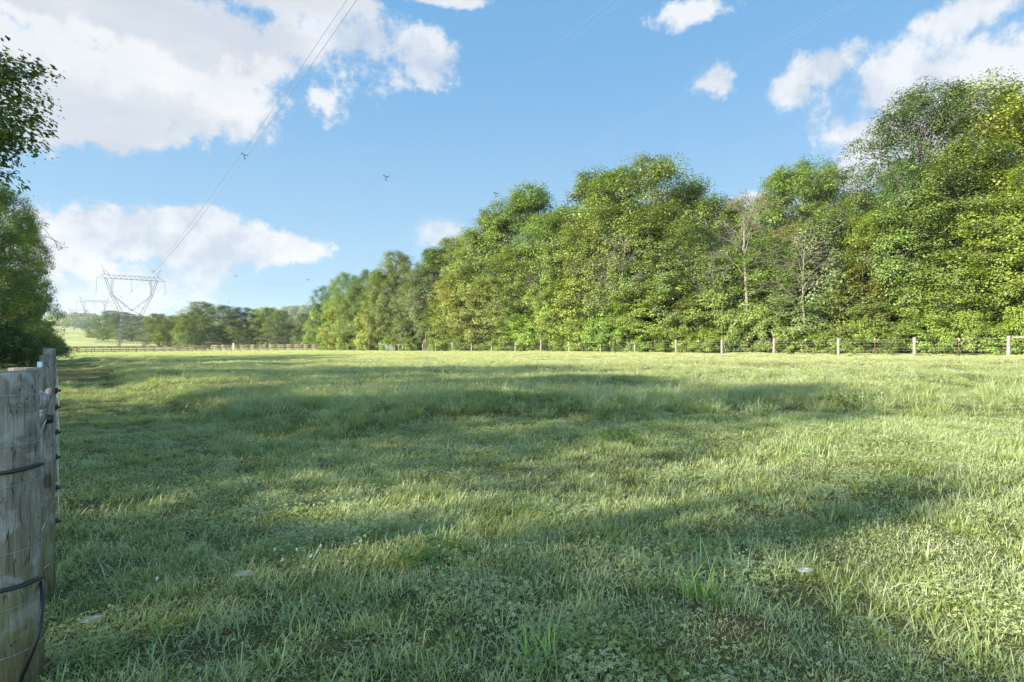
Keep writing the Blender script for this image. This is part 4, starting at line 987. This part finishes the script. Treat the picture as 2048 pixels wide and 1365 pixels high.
def weed(px, py, n, rad, h_, s_, colr, label):
    X, Y = ground_at(px, py); rs_ = np.random.RandomState(int(px)); r = empty('leafy_weed', (X, Y, G(X, Y)), label, 'weed'); st = MB(); V = []; Qs = []
    for i in range(n):
        a = rs_.rand()*6.283; q = rad*math.sqrt(rs_.rand()); top_ = np.array([q*math.cos(a), q*math.sin(a), h_*rs_.uniform(.5, 1)])
        st.tube([top_*np.array([.5, .5, 0]), top_], [.003, .0015], 4, False)
        for k_ in range(7):
            b0 = top_*np.array([1, 1, rs_.uniform(.5, 1.05)]); a2 = rs_.rand()*6.283; d = np.array([math.cos(a2), math.sin(a2), rs_.uniform(-.2, .5)]); e = np.array([-math.sin(a2), math.cos(a2), rs_.uniform(-.2, .2)]); L = s_*rs_.uniform(.6, 1.2); b = len(V)
            V += [b0, b0+d*L*.5+e*L*.3+np.array([0, 0, .1*L]), b0+d*L, b0+d*L*.5-e*L*.3+np.array([0, 0, .1*L])]; Qs.append((b, b+1, b+2, b+3))
    st.build('stems', M_WEED, r); f_ = obj('leaves', mesh_np('leaves', np.array(V), np.array(Qs), M_LEAF, {'v': np.random.RandomState(2).rand(len(V), 3)*np.array([1, 1, .6])}), r); f_.color = (*colr, 1)
M_WEB = principled('web_silk', (.42, .44, .44), .6)
M_WEED = principled('weed_stem', (.12, .17, .05), .7)
weed(875, 1118, 60, .24, .075, .028, (.13, .24, .04), 'bright green leafy weed patch low in the middle foreground')
weed(1690, 812, 40, .5, .22, .07, (.10, .17, .04), 'dark leafy weed standing at the edge of the far right shadow')
weed(1240, 885, 40, .30, .16, .05, (.12, .2, .04), 'leafy weed clump in the shaded middle field')
rs3 = np.random.RandomState(21)
cl_where = ['at the top middle of the cluster left of centre', 'in the middle of the cluster left of centre', 'at the left of the cluster left of centre', 'at the upper right of the cluster left of centre',
            'at the bottom of the cluster left of centre', 'at the far upper left of the cluster', 'alone beside the sunlit streak, left of the leafy weed', 'alone between the fence and the cluster', 'alone right of the bright leafy weed']
for (px, py) in ((592, 1128), (620, 1142), (563, 1150), (640, 1120), (605, 1165), (548, 1128), (725, 1070), (312, 1190), (1010, 1120)):
    X, Y = ground_at(px, py); r = empty('clover_flower', (X, Y, G(X, Y)), 'small white clover flower head '+cl_where.pop(0), 'flower', 'white clover flowers')
    MB().tube([(0, 0, 0), (.004, .003, .085)], .0012, 4, False).build('stem', M_WEED, r); V = []; Qs = []
    for k_ in range(60):
        d = rs3.normal(size=3); d /= np.linalg.norm(d); e = np.cross(d, [0, .3, 1]); e /= np.linalg.norm(e); c_ = np.array([.004, .003, .088]); b = len(V)
        V += [c_+d*.002-e*.002, c_+d*.002+e*.002, c_+d*.0105+e*.0012, c_+d*.0105-e*.0012]; Qs.append((b, b+1, b+2, b+3))
    obj('flower_head', mesh_np('flower_head', np.array(V), np.array(Qs), M_WHITE), r)
for (px, py, R0_, lab) in ((180, 1262, .05, 'dewy spider web on the grass beside the front fence post'), (487, 1166, .05, 'dewy spider web on the shaded grass left of centre'), (1610, 1160, .045, 'dewy spider web on the grass at the right foreground')):
    X, Y = ground_at(px, py); mb = MB(); z_ = .055
    for k_ in range(16):
        a = k_*math.pi/8; mb.tube([(0, 0, z_), (math.cos(a)*R0_, math.sin(a)*R0_*.8, z_+rs3.uniform(-.012, .012))], .0004, 3, False)
    for q in np.linspace(.15, .95, 11): mb.tube([(math.cos(a)*R0_*q, math.sin(a)*R0_*.8*q, z_+.003*math.sin(3*a)) for a in np.linspace(0, 6.283, 17)], .0004, 3, False)
    tag(mb.build('spider_web', M_WEB, loc=(X, Y, G(X, Y))), lab, 'spider web', 'dewy spider webs')

# ------------------------------------------------------------------ haze (real air over the whole scene)
hm = bpy.data.materials.new('haze'); hm.use_nodes = True; hn = hm.node_tree; hn.nodes.clear()
ho = hn.nodes.new('ShaderNodeOutputMaterial'); hv = hn.nodes.new('ShaderNodeVolumePrincipled'); hv.inputs['Density'].default_value = .0001
hv.inputs['Color'].default_value = (.80, .90, 1.0, 1); hn.links.new(hv.outputs[0], ho.inputs['Volume'])
mb = MB(); mb.bar((0, -130, 60), (0, 2700, 60), 140, 5400); hz_o = mb.build('haze', hm); tag(hz_o, kind='stuff')
